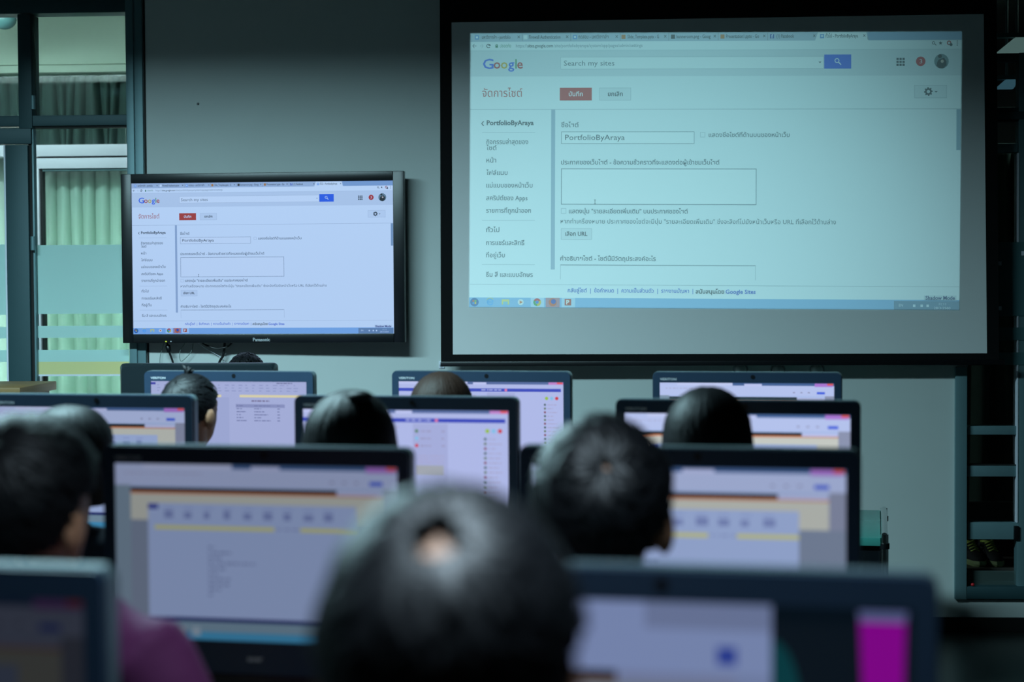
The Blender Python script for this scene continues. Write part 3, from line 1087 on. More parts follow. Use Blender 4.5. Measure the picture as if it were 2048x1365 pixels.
CO2 = -0.05
M_GREY = mat('grey_cord', (120, 135, 132), 0.5)
cable('power_cable', 'black cable with a thick plug hanging from the left of the television', [(333, 676), (335, 690), (339, 706), (347, 730), (356, 780), (362, 860)], CO2, 0.0045, M_BLACK, (1, 2))
cable('video_cable', 'thick black cable looping under the middle of the television', [(395, 676), (410, 690), (430, 697), (448, 696), (461, 690), (466, 676)], CO2 - 0.01, 0.0045, M_BLACK)
cable('signal_cable', 'black cable dropping behind the silver-topped monitor', [(450, 672), (449, 695), (446, 712), (438, 727), (420, 780), (415, 860)], CO2 + 0.015, 0.0055, M_BLACK)
cable('thin_cable', 'thin grey cable hanging in a loop under the television', [(387, 680), (383, 702), (372, 716), (362, 723), (359, 712), (361, 700), (368, 690), (372, 680)], CO2 + 0.02, 0.0015, M_GREY)
cable('thin_cable', 'thin grey wire curving left of the plug cable', [(329, 682), (324, 700), (320, 715), (320, 760), (322, 860)], CO2 + 0.03, 0.0012, M_GREY)
cable('thin_cable', 'thin pale wire slanting down to the right under the television', [(392, 684), (412, 698), (430, 708), (442, 717), (452, 740), (455, 860)], CO2 + 0.035, 0.0015, M_WHITE)

# three chromed knobs on the wall under the screen
for x, y, lab in ((1482, 740, 'left chrome ball hook on the wall below the projection screen'), (1557, 742, 'middle chrome ball hook on the wall below the projection screen'), (1635, 740, 'right chrome ball hook on the wall below the projection screen')):
    h = WF.hit(x, y, -0.03)
    t = thing('coat_hook', lab, 'hook', WF.w((h[0], 0, h[1])), -WF.yaw, 'ball hooks under the screen')
    soft(MB().tube([(0, 0.0, 0), (0, -0.008, 0)], [0.034, 0.03], 20).build('rosette', M_CHROME, t))
    MB().ball((0, -0.028, 0), 0.024, 20, 12).build('knob', mat('pearl_knob', (205, 215, 212), 0.12), t, smooth=True)
h = WF.hit(396, 208, 0)
tag(MB().tube([(0, 0, 0), (0, -0.006, 0)], [0.006, 0.004], 10).build('wall_screw', M_BLACK, None, loc=WF.w((h[0], 0, h[1])), rotz=-WF.yaw), 'small dark screw left in the bare wall above the television', 'screw')
h = WF.hit(881, 733, -0.05)
t = thing('cord_hook', 'small white hook on the wall at the lower left screen corner', 'hook', WF.w((h[0], 0, h[1])), -WF.yaw)
soft(MB().box(-0.012, -0.006, -0.012, 0.012, 0, 0.02, 0.002).build('plate', M_WHITE, t))
MB().tube([(0, -0.004, 0.008), (-0.004, -0.018, 0.0), (-0.006, -0.02, 0.014)], 0.003, 8).build('prong', M_WHITE, t, smooth=True)

# black cabinet with a glass top at the right, brown lectern at the left
CF = Frame(P(1690, 1285, 6.75), atan(0.205))
cx0 = CF.hit(1560, 1078, -0.32)[0]
cx1 = CF.hit(1777, 1078, -0.32)[0]
zt = CPOS.z - (1078 - 562) / F_PX * 6.43
cb = thing('equipment_cabinet', 'black cabinet with a teal glass top by the front wall at right', 'cabinet', CF.w((0, 0, -CF.o.z)), -CF.yaw)
soft(MB().box(cx0, -0.30, 0.05, cx1 - 0.006, 0.42, zt - 0.03, 0.004).build('body', M_BLACK, cb))
soft(MB().box(cx0 - 0.01, -0.32, zt - 0.03, cx1 - 0.028, 0.46, zt, 0.003).build('glass_top', mat('teal_glass_top', (70, 150, 140), 0.25), cb))
soft(MB().box(cx0 + 0.02, -0.306, 0.08, (cx0 + cx1) / 2 - 0.004, -0.30, zt - 0.05, 0.002).build('door', M_TVB, cb))
soft(MB().box((cx0 + cx1) / 2 + 0.004, -0.306, 0.08, cx1 - 0.03, -0.30, zt - 0.05, 0.002).build('door', M_TVB, cb))
for yy in (-0.31, 0.44):
    soft(MB().tube([(cx1 - 0.014, yy, 0), (cx1 - 0.014, yy, zt + 0.012)], 0.014, 14).build('corner_post', M_CHROME, cb))
    soft(MB().tube([(cx1 - 0.014, yy, zt - 0.04), (cx1 - 0.014, yy, zt - 0.02)], 0.018, 14).build('collar', M_BLACK, cb))
soft(MB().tube([(cx1 - 0.014, -0.31, zt + 0.006), (cx1 - 0.014, 0.44, zt + 0.006)], 0.012, 14).build('edge_rail', M_CHROME, cb))
for k in range(2):
    h = CF.hit(1757, 1120, -0.31)
    MB().tube([((cx0 + cx1) / 2 + (0.03 if k else -0.03), -0.32, zt - 0.3), ((cx0 + cx1) / 2 + (0.03 if k else -0.03), -0.32, zt - 0.2)], 0.006, 8).build('door_handle', M_CHROME, cb, smooth=True)

LF = Frame(P(0, 776, 6.9), 0.06)
lu = LF.hit(40, 780, 0)[0]
lz = LF.o.z
lt = thing('lectern', 'brown wooden lectern standing in front of the glass door at left', 'lectern', (LF.o.x, LF.o.y, 0), -LF.yaw)
soft(MB().box(-0.5, 0, lz - 0.035, lu, 0.45, lz, 0.004).build('top', M_WOOD, lt))
soft(MB().box(-0.47, 0.03, 0.0, lu - 0.02, 0.05, lz - 0.035, 0.002).build('front_panel', M_WOOD, lt))
for uu in (-0.47, lu - 0.04):
    soft(MB().box(uu, 0.05, 0.0, uu + 0.02, 0.42, lz - 0.035, 0.002).build('side_panel', M_WOOD, lt))

# ------------------------------------------------------------------ desks, monitors
DESK_Z = 0.75
MW, MH = 0.562, 0.42


def rounded(x0, z0, x1, z1, r, n=5):
    pts = []
    for cx_, cz_, a0_ in ((x1 - r, z1 - r, 0), (x0 + r, z1 - r, 90), (x0 + r, z0 + r, 180), (x1 - r, z0 + r, 270)):
        for k in range(n + 1):
            a_ = radians(a0_ + 90 * k / n)
            pts.append((cx_ + r * cos(a_), cz_ + r * sin(a_)))
    return pts


def ring_mesh(outer, inner, y0, y1):
    n = len(outer)
    b_ = MB()
    vs = [(p[0], y, p[1]) for y in (y0, y1) for p in outer] + [(p[0], y, p[1]) for y in (y0, y1) for p in inner]
    fs = []
    for i in range(n):
        j = (i + 1) % n
        fs += [(i, j, 2 * n + j, 2 * n + i), (n + j, n + i, 3 * n + i, 3 * n + j), (j, i, n + i, n + j), (2 * n + i, 2 * n + j, 3 * n + j, 3 * n + i)]
    b_.add(vs, fs)
    return b_


def lines(pg, name, c, x0, y, x1, h, rnd, gap=3, lay=4):
    x = x0
    while x < x1:
        w_ = rnd.uniform(4, 16)
        pg.rect(name, c, x, y, min(x + w_, x1), y + h, lay)
        x += w_ + gap + rnd.uniform(0, 3)


def scr_doc(pg, rnd, page_r=507, beige_r=562):
    W_ = 593
    pg.rect('tool_header', (180, 194, 236), 0, 0, W_, 43)
    pg.rect('title_bar', (70, 100, 150), 250, 0, W_, 9, 2)
    pg.rect('title_bar', (192, 202, 240), 60, 1, 250, 9, 2)
    pg.rect('window_buttons', (170, 120, 210), 528, 1, 588, 12, 3)
    pg.rect('window_buttons', (215, 90, 90), 570, 1, 590, 7, 4)
    pg.rect('browser_tab', (186, 196, 238), 290, 3, 350, 12, 3)
    for x in (455, 480, 505):
        pg.rect('tool_icon', (130, 130, 165), x, 30, x + 7, 33, 3)
    pg.rect('blue_button', (70, 100, 220), 535, 29, 562, 37, 3)
    lines(pg, 'address_text', (165, 165, 200), 20, 18, 190, 2, rnd)
    pg.rect('side_margin', (128, 150, 172), 0, 43, 33, 348, 1)
    pg.rect('back_window', (196, 200, 194), 33, 56, beige_r, 112, 1)
    pg.rect('back_window', (128, 142, 168), 33, 112, W_, 318, 1)
    pg.rect('back_window', (140, 148, 176), beige_r, 43, W_, 112, 1)
    pg.rect('black_strip', (30, 34, 42), 33, 47, 468, 55, 2)
    pg.rect('orange_line', (196, 132, 100), 33, 55, beige_r, 60, 2)
    pg.rect('browser_tab', (186, 192, 232), 468, 49, beige_r - 2, 57, 3)
    pg.rect('document_page', (166, 186, 232), 70, 78, page_r, 306, 2)
    pg.rect('file_tab', (60, 70, 160), 70, 80, 92, 90, 3)
    for k in range(9):
        x = 105 + k * 42
        pg.rect('ribbon_icon', (130, 146, 200), x, 94 + rnd.uniform(-3, 3), x + rnd.uniform(12, 24), 108, 3)
        pg.rect('ribbon_icon', (148, 166, 218), x, 86, x + 20, 89, 3)
    for a_, b_ in ((84, 338), (392, page_r)):
        pg.rect('yellow_line', (204, 206, 140), a_, 122, b_, 130, 3)
    lines(pg, 'page_text', (136, 150, 200), 342, 124, 390, 3, rnd)
    for k, wd_ in enumerate((14, 48, 28, 100, 36, 24, 46, 44, 26, 10)):
        lines(pg, 'page_text', (124, 140, 186), 198, 162 + 10.5 * k, 198 + wd_, 4, rnd, 1.5)
    pg.rect('navy_line', (30, 40, 110), 70, 304, W_, 312, 4)
    pg.rect('task_bar', (122, 150, 172), 0, 312, W_, 332, 4)
    pg.rect('task_bar', (70, 150, 196), 0, 332, W_, 348, 4)
    for k in range(6):
        pg.rect('task_icon', (150, 170, 190), 12 + 30 * k, 322, 30 + 30 * k, 340, 5)


def scr_word(pg, rnd):
    W_ = 593
    pg.rect('file_tab', (70, 70, 170), 0, 4, 18, 12, 3)
    for k in range(3):
        for x in range(24, 560, 26):
            pg.rect('ribbon_icon', (140, 150, 200), x, 12 + 10 * k, x + rnd.uniform(6, 18), 14.5 + 10 * k, 3)
    lines(pg, 'ribbon_text', (110, 116, 160), 480, 4, 540, 3.5, rnd, 1)
    pg.rect('yellow_line', (222, 214, 176), 0, 47, 270, 56, 2)
    pg.rect('yellow_line', (222, 214, 176), 340, 47, W_, 56, 2)
    pg.rect('ruler_margin', (162, 172, 218), 0, 56, 300, 348, 1)
    lines(pg, 'page_title', (120, 112, 150), 385, 66, 452, 5, rnd, 1)
    for k in range(6):
        pg.rect('table_line', (140, 148, 196), 325, 80 + 12 * k, 510, 81, 3) if k in (0, 1) else None
        lines(pg, 'table_text', (120, 128, 175), 328, 84 + 10.5 * k, 328 + rnd.uniform(10, 40), 3.5, rnd, 1)
        lines(pg, 'table_text', (120, 128, 175), 395, 84 + 10.5 * k, 395 + rnd.uniform(25, 70), 3.5, rnd, 1)
        lines(pg, 'table_text', (120, 128, 175), 482, 84 + 10.5 * k, 492, 3.5, rnd, 1)
    pg.rect('task_bar', (120, 150, 200), 0, 330, W_, 348, 4)


def scr_social(pg, rnd):
    W_ = 593
    pg.rect('title_bar', (90, 110, 160), 250, 0, W_, 9, 2)
    pg.rect('title_bar', (188, 196, 238), 0, 0, 250, 9, 2)
    pg.rect('window_buttons', (190, 130, 200), 540, 1, 592, 9, 3)
    pg.rect('window_buttons', (220, 90, 100), 570, 1, 590, 7, 4)
    pg.rect('browser_tab', (188, 196, 238), 270, 2, 318, 10, 3)
    pg.rect('blue_band', (62, 76, 186), 0, 23, 584, 34, 3)
    lines(pg, 'band_text', (170, 180, 230), 300, 26, 372, 4, rnd, 2)
    pg.disc('band_badge', (215, 120, 170), 388, 28.5, 5, 5, 12)
    lines(pg, 'page_text', (170, 166, 200), 242, 46, 280, 3, rnd)
    pg.rect('list_panel', (164, 172, 218), 320, 38, 420, 348, 1)
    for k, c in enumerate(((90, 130, 100), (130, 190, 230), (200, 60, 80))):
        pg.disc('list_icon', c, 331, 58 + 20 * k, 5, 4, 12)
        lines(pg, 'list_text', (150, 145, 180), 342, 57 + 20 * k, 372, 3, rnd, 1)
        lines(pg, 'list_text', (150, 145, 180), 402, 57 + 20 * k, 412, 3, rnd, 1)
    for k in range(3):
        lines(pg, 'list_text', (170, 165, 200), 335, 125 + 9 * k, 410, 2.5, rnd, 1)
    pg.rect('grey_button', (160, 165, 175), 330, 152, 408, 178, 3)
    for k, c in enumerate(((150, 190, 70), (130, 190, 230), (200, 60, 70))):
        pg.disc('contact_badge', c, 533 + 18 * k, 56, 6, 4, 12)
    for k in range(15):
        pg.disc('contact_picture', (70 + 30 * (k % 3), 70 + 25 * ((k + 1) % 3), 95), 527, 78 + 13 * k, 4, 4, 10)
        lines(pg, 'contact_text', (165, 160, 196), 536, 77 + 13 * k, 536 + rnd.uniform(18, 40), 2.5, rnd, 1)
    pg.rect('task_bar', (120, 150, 200), 0, 330, W_, 348, 4)


def scr_split(pg, rnd):
    pg.rect('wallpaper', (12, 26, 38), 440, 0, 593, 348, 1)
    pg.poly('wallpaper_circle', (10, 78, 86), [(440 + 34 * sin(a_ / 12 * pi), 130 - 92 * cos(a_ / 12 * pi)) for a_ in range(12, -1, -1)], 2)
    pg.poly('magenta_band', (170, 0, 180), [(535, 12), (548, 348), (574, 348), (584, 12)], 2)
    pg.poly('pale_band', (110, 120, 175), [(534, 4), (535, 15), (584, 15), (586, 4)], 3)
    pg.rect('tool_header', (160, 180, 234), 0, 0, 439, 78, 1)
    pg.rect('tool_header', (140, 156, 202), 300, 0, 439, 30, 2)
    lines(pg, 'address_text', (165, 165, 205), 20, 24, 200, 4, rnd)
    pg.rect('blue_button', (60, 84, 190), 380, 48, 402, 68, 3)
    pg.rect('black_strip', (24, 28, 36), 0, 78, 268, 88, 2)
    pg.rect('orange_line', (150, 110, 96), 0, 88, 268, 92, 2)
    pg.rect('browser_tab', (150, 162, 206), 268, 80, 400, 92, 3)
    pg.rect('back_window', (140, 156, 172), 0, 92, 405, 348, 1)
    pg.rect('task_bar', (70, 120, 170), 0, 330, 593, 348, 4)


SCREENS = {'doc': scr_doc, 'word': scr_word, 'social': scr_social, 'split': scr_split}
BASES = {'doc': (168, 188, 232), 'word': (170, 179, 224), 'social': (174, 184, 230), 'split': (150, 168, 218)}


def monitor(label, px, py, d, style, k, seed, yaw=ROW, back=False, rimm=None):
    rnd = random.Random(seed)
    top = P(px, py, d)
    zt_ = top.z - DESK_Z
    rot = -yaw + (pi if back else 0)
    t = thing('desktop_computer', label, 'computer', (top.x, top.y, DESK_Z), rot, 'all-in-one computers on the desks')
    hw = MW / 2
    zb_ = zt_ - MH
    sl, sr, st, sb_ = -hw + 0.021, hw - 0.021, zt_ - 0.031, zt_ - 0.031 - 0.31
    n = 5
    outer = rounded(-hw, zb_, hw, zt_, 0.014, n)
    inner = []
    for c in ((sr, st), (sl, st), (sl, sb_), (sr, sb_)):
        inner += [c] * (n + 1)
    b_ = MB()
    # front frame: outline to display opening
    m_ = len(outer)
    vs = [(p[0], 0.0, p[1]) for p in outer] + [(p[0], 0.012, p[1]) for p in outer] + [(p[0], 0.0, p[1]) for p in inner] + [(p[0], 0.006, p[1]) for p in inner]
    fs = []
    for i in range(m_):
        j = (i + 1) % m_
        fs += [(j, i, m_ + i, m_ + j)]
        if inner[i] != inner[j]:
            fs += [(i, j, 2 * m_ + j, 2 * m_ + i), (2 * m_ + i, 2 * m_ + j, 3 * m_ + j, 3 * m_ + i)]
        else:
            fs += [(i, j, 2 * m_ + i)]
    b_.add(vs, fs)
    soft(b_.build('front_bezel', M_BEZEL, t))
    so = rounded(-hw - 0.002, zb_, hw + 0.002, zt_ + 0.002, 0.016, n)
    ins = 0.008 if back else 0.03
    si = rounded(-hw + ins, zb_ + ins, hw - ins, zt_ - ins, 0.02, n)
    s_ = MB()
    vs = [(p[0], 0.010, p[1]) for p in so] + [(p[0], 0.034, p[1]) for p in so] + [(p[0], 0.058, p[1]) for p in si]
    fs = [(i + m_ * q_, i + m_ * (q_ + 1), (i + 1) % m_ + m_ * (q_ + 1), (i + 1) % m_ + m_ * q_) for q_ in range(2) for i in range(m_)]
    fs += [tuple(range(2 * m_, 3 * m_)), tuple(range(m_ - 1, -1, -1))]
    s_.add(vs, fs)
    soft(s_.build('back_shell', rimm or M_SHELL, t))
    disp = MB().quad((sl, 0.004, st), (sl, 0.004, sb_), (sr, 0.004, sb_), (sr, 0.004, st)).build('display_panel', glow(BASES[style], k), t)
    pg = Page(lambda x, y, lay: (sl + (sr - sl) * min(max(x, 0), 593) / 593, 0.004 - 0.0002 * lay, st + (sb_ - st) * min(max(y, 0), 348) / 348), disp, lambda c: glow(c, k))
    if not back:
        SCREENS[style](pg, rnd)
        pg.done()
    mark('VERITON', -hw + 0.022, zt_ - 0.024, -hw + 0.072, 0.0095, -0.0008, M_MARK, t)
    mark('acer', -0.014, zb_ + 0.045, 0.014, 0.014, -0.0008, M_MARK, t)
    soft(MB().tube([(0.02, 0.004, zt_ - 0.013), (0.02, -0.0008, zt_ - 0.013)], 0.0065, 14).build('webcam', M_BLACK, t))
    soft(MB().box(-hw + 0.02, -0.004, zb_ + 0.004, hw - 0.02, 0.004, zb_ + 0.022, 0.002).build('speaker_bar', M_BLACK, t))
    soft(MB().box(-0.05, 0.04, 0.004, 0.05, 0.075, zt_ - 0.2, 0.006).build('stand_neck', M_BLACK, t))
    soft(MB().box(-0.12, -0.09, 0.0, 0.12, 0.085, 0.012, 0.004).build('stand_base', M_BLACK, t))
    return t


monitor('front row computer at left, showing a document with a small table', 455, 744, 5.63, 'word', 0.88, 1)
monitor('front row computer in the middle behind the brown-haired head', 960, 744, 5.49, 'social', 1.0, 2)
monitor('front row computer at right under the projection screen', 1492, 746, 5.35, 'doc', 1.0, 3)
monitor('second row computer at the left edge with cream window on display', 178, 791, 4.58, 'doc', 0.7, 4)
monitor('second row middle computer showing a list page with a blue band', 808, 795, 4.36, 'social', 1.0, 5)
monitor('second row computer at right behind the straight dark hair', 1472, 802, 4.13, 'doc', 1.0, 6)
monitor('third row computer at left with a wide open document page', 506, 896, 3.11, 'doc', 0.46, 7)
monitor('third row computer at right behind the short-haired man', 1371, 898, 2.94, 'doc', 0.7, 8)
monitor('nearest row computer cut off at the lower left corner', -295, 1128, 1.87, 'doc', 0.05, 9)
monitor('nearest row computer at lower right with a magenta band on display', 1282, 1140, 1.74, 'split', 0.48, 10)
monitor('teacher computer seen from its dark back under the television', 401, 727, 6.40, 'doc', 0.6, 11, yaw=0.06, back=True, rimm=mat('black_shell', (26, 34, 38), 0.25, vary=0.05))


def desk(label, c, yaw, x0, x1, y0, y1):
    f = Frame(c, yaw)
    t = thing('long_desk', label, 'desk', f.w(((x0 + x1) / 2, (y0 + y1) / 2, 0)), -yaw, 'computer desks')
    q_ = ((x0 + x1) / 2, (y0 + y1) / 2, 0)
    soft(MB().box(x0, y0, DESK_Z - 0.028, x1, y1, DESK_Z, 0.004).build('desk_top', M_DESK, t, q_))
    n = 2 if x1 - x0 < 1.6 else 3
    for k in range(n):
        x = x0 + 0.05 + (x1 - x0 - 0.13) * k / (n - 1)
        soft(MB().box(x, y0 + 0.05, 0, x + 0.03, y1 - 0.03, DESK_Z - 0.028, 0.003).build('side_panel', M_DESK, t, q_))
    soft(MB().box(x0 + 0.08, y1 - 0.05, 0.35, x1 - 0.08, y1 - 0.035, DESK_Z - 0.028, 0.002).build('modesty_panel', M_DESK, t, q_))


def rowc(px, py, d):
    p_ = P(px, py, d)
    return (p_.x, p_.y, 0)


desk('long computer desk of the front row', rowc(960, 744, 5.49), ROW, -1.25, 1.0, -0.42, 0.12)
desk('long computer desk of the second row', rowc(808, 795, 4.36), ROW, -1.35, 1.05, -0.42, 0.09)
desk('long computer desk of the third row', rowc(938, 897, 3.03), ROW, -1.5, 0.85, -0.40, 0.09)
desk('long computer desk of the nearest row', rowc(1282, 1140, 1.74), ROW, -1.15, 0.5, -0.36, 0.09)
desk('teacher desk under the television', rowc(401, 727, 6.40), 0.06, -0.6, 0.6, -0.22, 0.30)

# ------------------------------------------------------------------ people: one continuous seated body, remeshed once
HC = Vector((0, 0.10, 1.232))
HR = Vector((0.074, 0.095, 0.113))


def base_body():
    b_ = MB()
    b_.tube([(0, -0.02, 0.465), (0, -0.01, 0.53), (0, 0.0, 0.64), (0, 0.02, 0.76), (0, 0.045, 0.88), (0, 0.06, 0.98), (0, 0.06, 1.045), (0, 0.06, 1.07)],
            [(0.13, 0.09), (0.165, 0.115), (0.15, 0.105), (0.132, 0.096), (0.148, 0.105), (0.150, 0.100), (0.11, 0.075), (0.05, 0.045)], 28)
    b_.tube([(0, 0.055, 1.02), (0, 0.07, 1.08), (0, 0.085, 1.14), (0, 0.09, 1.19)], [(0.075, 0.065), (0.056, 0.054), (0.053, 0.055), (0.055, 0.06)], 20)
    for s in (-1, 1):
        b_.tube([(s * 0.05, 0.055, 1.045), (s * 0.12, 0.055, 1.03), (s * 0.175, 0.055, 1.0), (s * 0.20, 0.06, 0.96)], [0.045, 0.052, 0.058, 0.05], 16)
        b_.tube([(s * 0.182, 0.058, 1.0), (s * 0.20, 0.062, 0.95), (s * 0.215, 0.075, 0.86), (s * 0.222, 0.095, 0.775), (s * 0.218, 0.125, 0.76)], [0.05, 0.053, 0.047, 0.040, 0.034], 16)
        b_.tube([(s * 0.222, 0.095, 0.77), (s * 0.205, 0.19, 0.775), (s * 0.17, 0.29, 0.785), (s * 0.15, 0.345, 0.79)], [0.038, 0.040, 0.031, 0.025], 14)
        b_.tube([(s * 0.152, 0.335, 0.79), (s * 0.145, 0.37, 0.79), (s * 0.138, 0.415, 0.785), (s * 0.136, 0.43, 0.783)], [(0.024, 0.020), (0.038, 0.018), (0.042, 0.015), (0.034, 0.011)], 14)
        for k, (dx, ln) in enumerate(((-0.030, 0.062), (-0.010, 0.074), (0.010, 0.070), (0.029, 0.055))):
            x = s * (0.136 + dx)
            b_.tube([(x, 0.41, 0.786), (x + s * dx * 0.1, 0.43 + ln * 0.35, 0.788), (x + s * dx * 0.15, 0.43 + ln * 0.72, 0.775), (x + s * dx * 0.15, 0.43 + ln * 0.9, 0.764)], [0.0095, 0.009, 0.0085, 0.007], 10)
        b_.tube([(s * 0.122, 0.365, 0.785), (s * 0.095, 0.395, 0.78), (s * 0.085, 0.43, 0.772), (s * 0.088, 0.452, 0.767)], [0.012, 0.011, 0.0095, 0.008], 10)
        b_.tube([(s * 0.085, -0.03, 0.535), (s * 0.095, 0.10, 0.54), (s * 0.105, 0.27, 0.535), (s * 0.108, 0.40, 0.525), (s * 0.108, 0.45, 0.50)], [0.083, 0.085, 0.070, 0.056, 0.045], 18)
        b_.tube([(s * 0.108, 0.415, 0.54), (s * 0.108, 0.42, 0.44), (s * 0.107, 0.40, 0.30), (s * 0.106, 0.39, 0.14), (s * 0.106, 0.39, 0.07)], [0.045, 0.052, 0.050, 0.033, 0.034], 16)
        b_.tube([(s * 0.106, 0.355, 0.045), (s * 0.107, 0.40, 0.05), (s * 0.112, 0.50, 0.036), (s * 0.114, 0.575, 0.024)], [(0.03, 0.04), (0.036, 0.046), (0.042, 0.032), (0.03, 0.02)], 14)
    # head: cranium, face wedge, jaw, nose, ears, brow, lips
    b_.ball((HC.x, HC.y - 0.008, HC.z + 0.022), (HR.x, 0.090, 0.090), 28, 18)
    b_.tube([(0, 0.115, 1.300), (0, 0.125, 1.255), (0, 0.128, 1.205), (0, 0.130, 1.160), (0, 0.134, 1.128)], [(0.060, 0.055), (0.066, 0.062), (0.060, 0.060), (0.046, 0.050), (0.024, 0.026)], 22)
    b_.tube([(0, 0.180, 1.248), (0, 0.193, 1.222), (0, 0.206, 1.202), (0, 0.192, 1.192)], [(0.008, 0.008), (0.010, 0.010), (0.015, 0.012), (0.013, 0.008)], 10)
    b_.tube([(-0.045, 0.168, 1.262), (0, 0.183, 1.262), (0.045, 0.168, 1.262)], 0.010, 10)
    for dz, rr in ((1.170, 0.0068), (1.160, 0.0075)):
        b_.tube([(-0.022, 0.174, dz), (0, 0.185, dz), (0.022, 0.174, dz)], [rr * 0.5, rr, rr * 0.5], 10)
    for s in (-1, 1):
        b_.ball((s * 0.083, 0.086, 1.218), (0.013, 0.022, 0.034), 14, 10)
        b_.ball((s * 0.073, 0.094, 1.214), (0.012, 0.012, 0.024), 10, 8)
    o = b_.build('seated_body', M_SKIN)
    rm = o.modifiers.new('remesh', 'REMESH')
    rm.mode = 'VOXEL'
    rm.voxel_size = 0.0066
    sm = o.modifiers.new('smooth', 'SMOOTH')
    sm.factor = 0.5
    sm.iterations = 3
    dg = bpy.context.evaluated_depsgraph_get()
    me = bpy.data.meshes.new_from_object(o.evaluated_get(dg))
    V = [v.co.copy() for v in me.vertices]
    N = [v.normal.copy() for v in me.vertices]
    Fc = [tuple(p_.vertices) for p_ in me.polygons]
    bpy.data.objects.remove(o)
    bpy.data.meshes.remove(me)
    return V, N, Fc


BV, BN, BF = base_body()


def is_arm(v):
    return abs(v.x) > 0.16 and v.z > 0.70 and v.z < 0.99


def is_fore(v):
    return (v.y > 0.15 and v.z > 0.70 and v.z < 0.84 and abs(v.x) > 0.06) or (abs(v.x) > 0.17 and 0.70 < v.z < 0.815)


SHIRT = [f for f in BF if all(BV[i].z > 0.55 and (BV[i].z < 1.062 or (BV[i].z < 1.12 and abs(BV[i].x) > 0.068)) and not is_fore(BV[i])
         and not (BV[i].y > 0.12 and BV[i].z < 0.66) for i in f)]
TROUS = [f for f in BF if all(0.075 < BV[i].z < 0.66 for i in f)]
SHOES = [f for f in BF if all(BV[i].z < 0.088 for i in f)]


def head_turn(v, yaw, pitch):
    k = min(max((v.z - 1.08) / 0.07, 0), 1)
    if k <= 0:
        return v
    piv = Vector((0, 0.075, 1.13))
    m_ = Matrix.Rotation(-yaw * k, 3, 'Z') @ Matrix.Rotation(pitch * k, 3, 'X')
    return piv + m_ @ (v - piv)


def submesh(name, faces, verts, m, parent, push=0.0, smooth=True, thick=0.0):
    idx, vs, fs = {}, [], []
    for f in faces:
        q_ = []
        for i in f:
            if i not in idx:
                idx[i] = len(vs)
                vs.append(verts[i] + BN[i] * push)
            q_.append(idx[i])
        fs.append(q_)
    o = MB().add(vs, fs).build(name, m, parent, smooth=smooth)
    if thick:
        s_ = o.modifiers.new('thickness', 'SOLIDIFY')
        s_.thickness = thick
        s_.offset = -1
    return o


def interp(tab, x):
    for (x0, y0), (x1, y1) in zip(tab, tab[1:]):
        if x <= x1:
            return y0 + (y1 - y0) * (x - x0) / (x1 - x0) if x > x0 else y0
    return tab[-1][1]


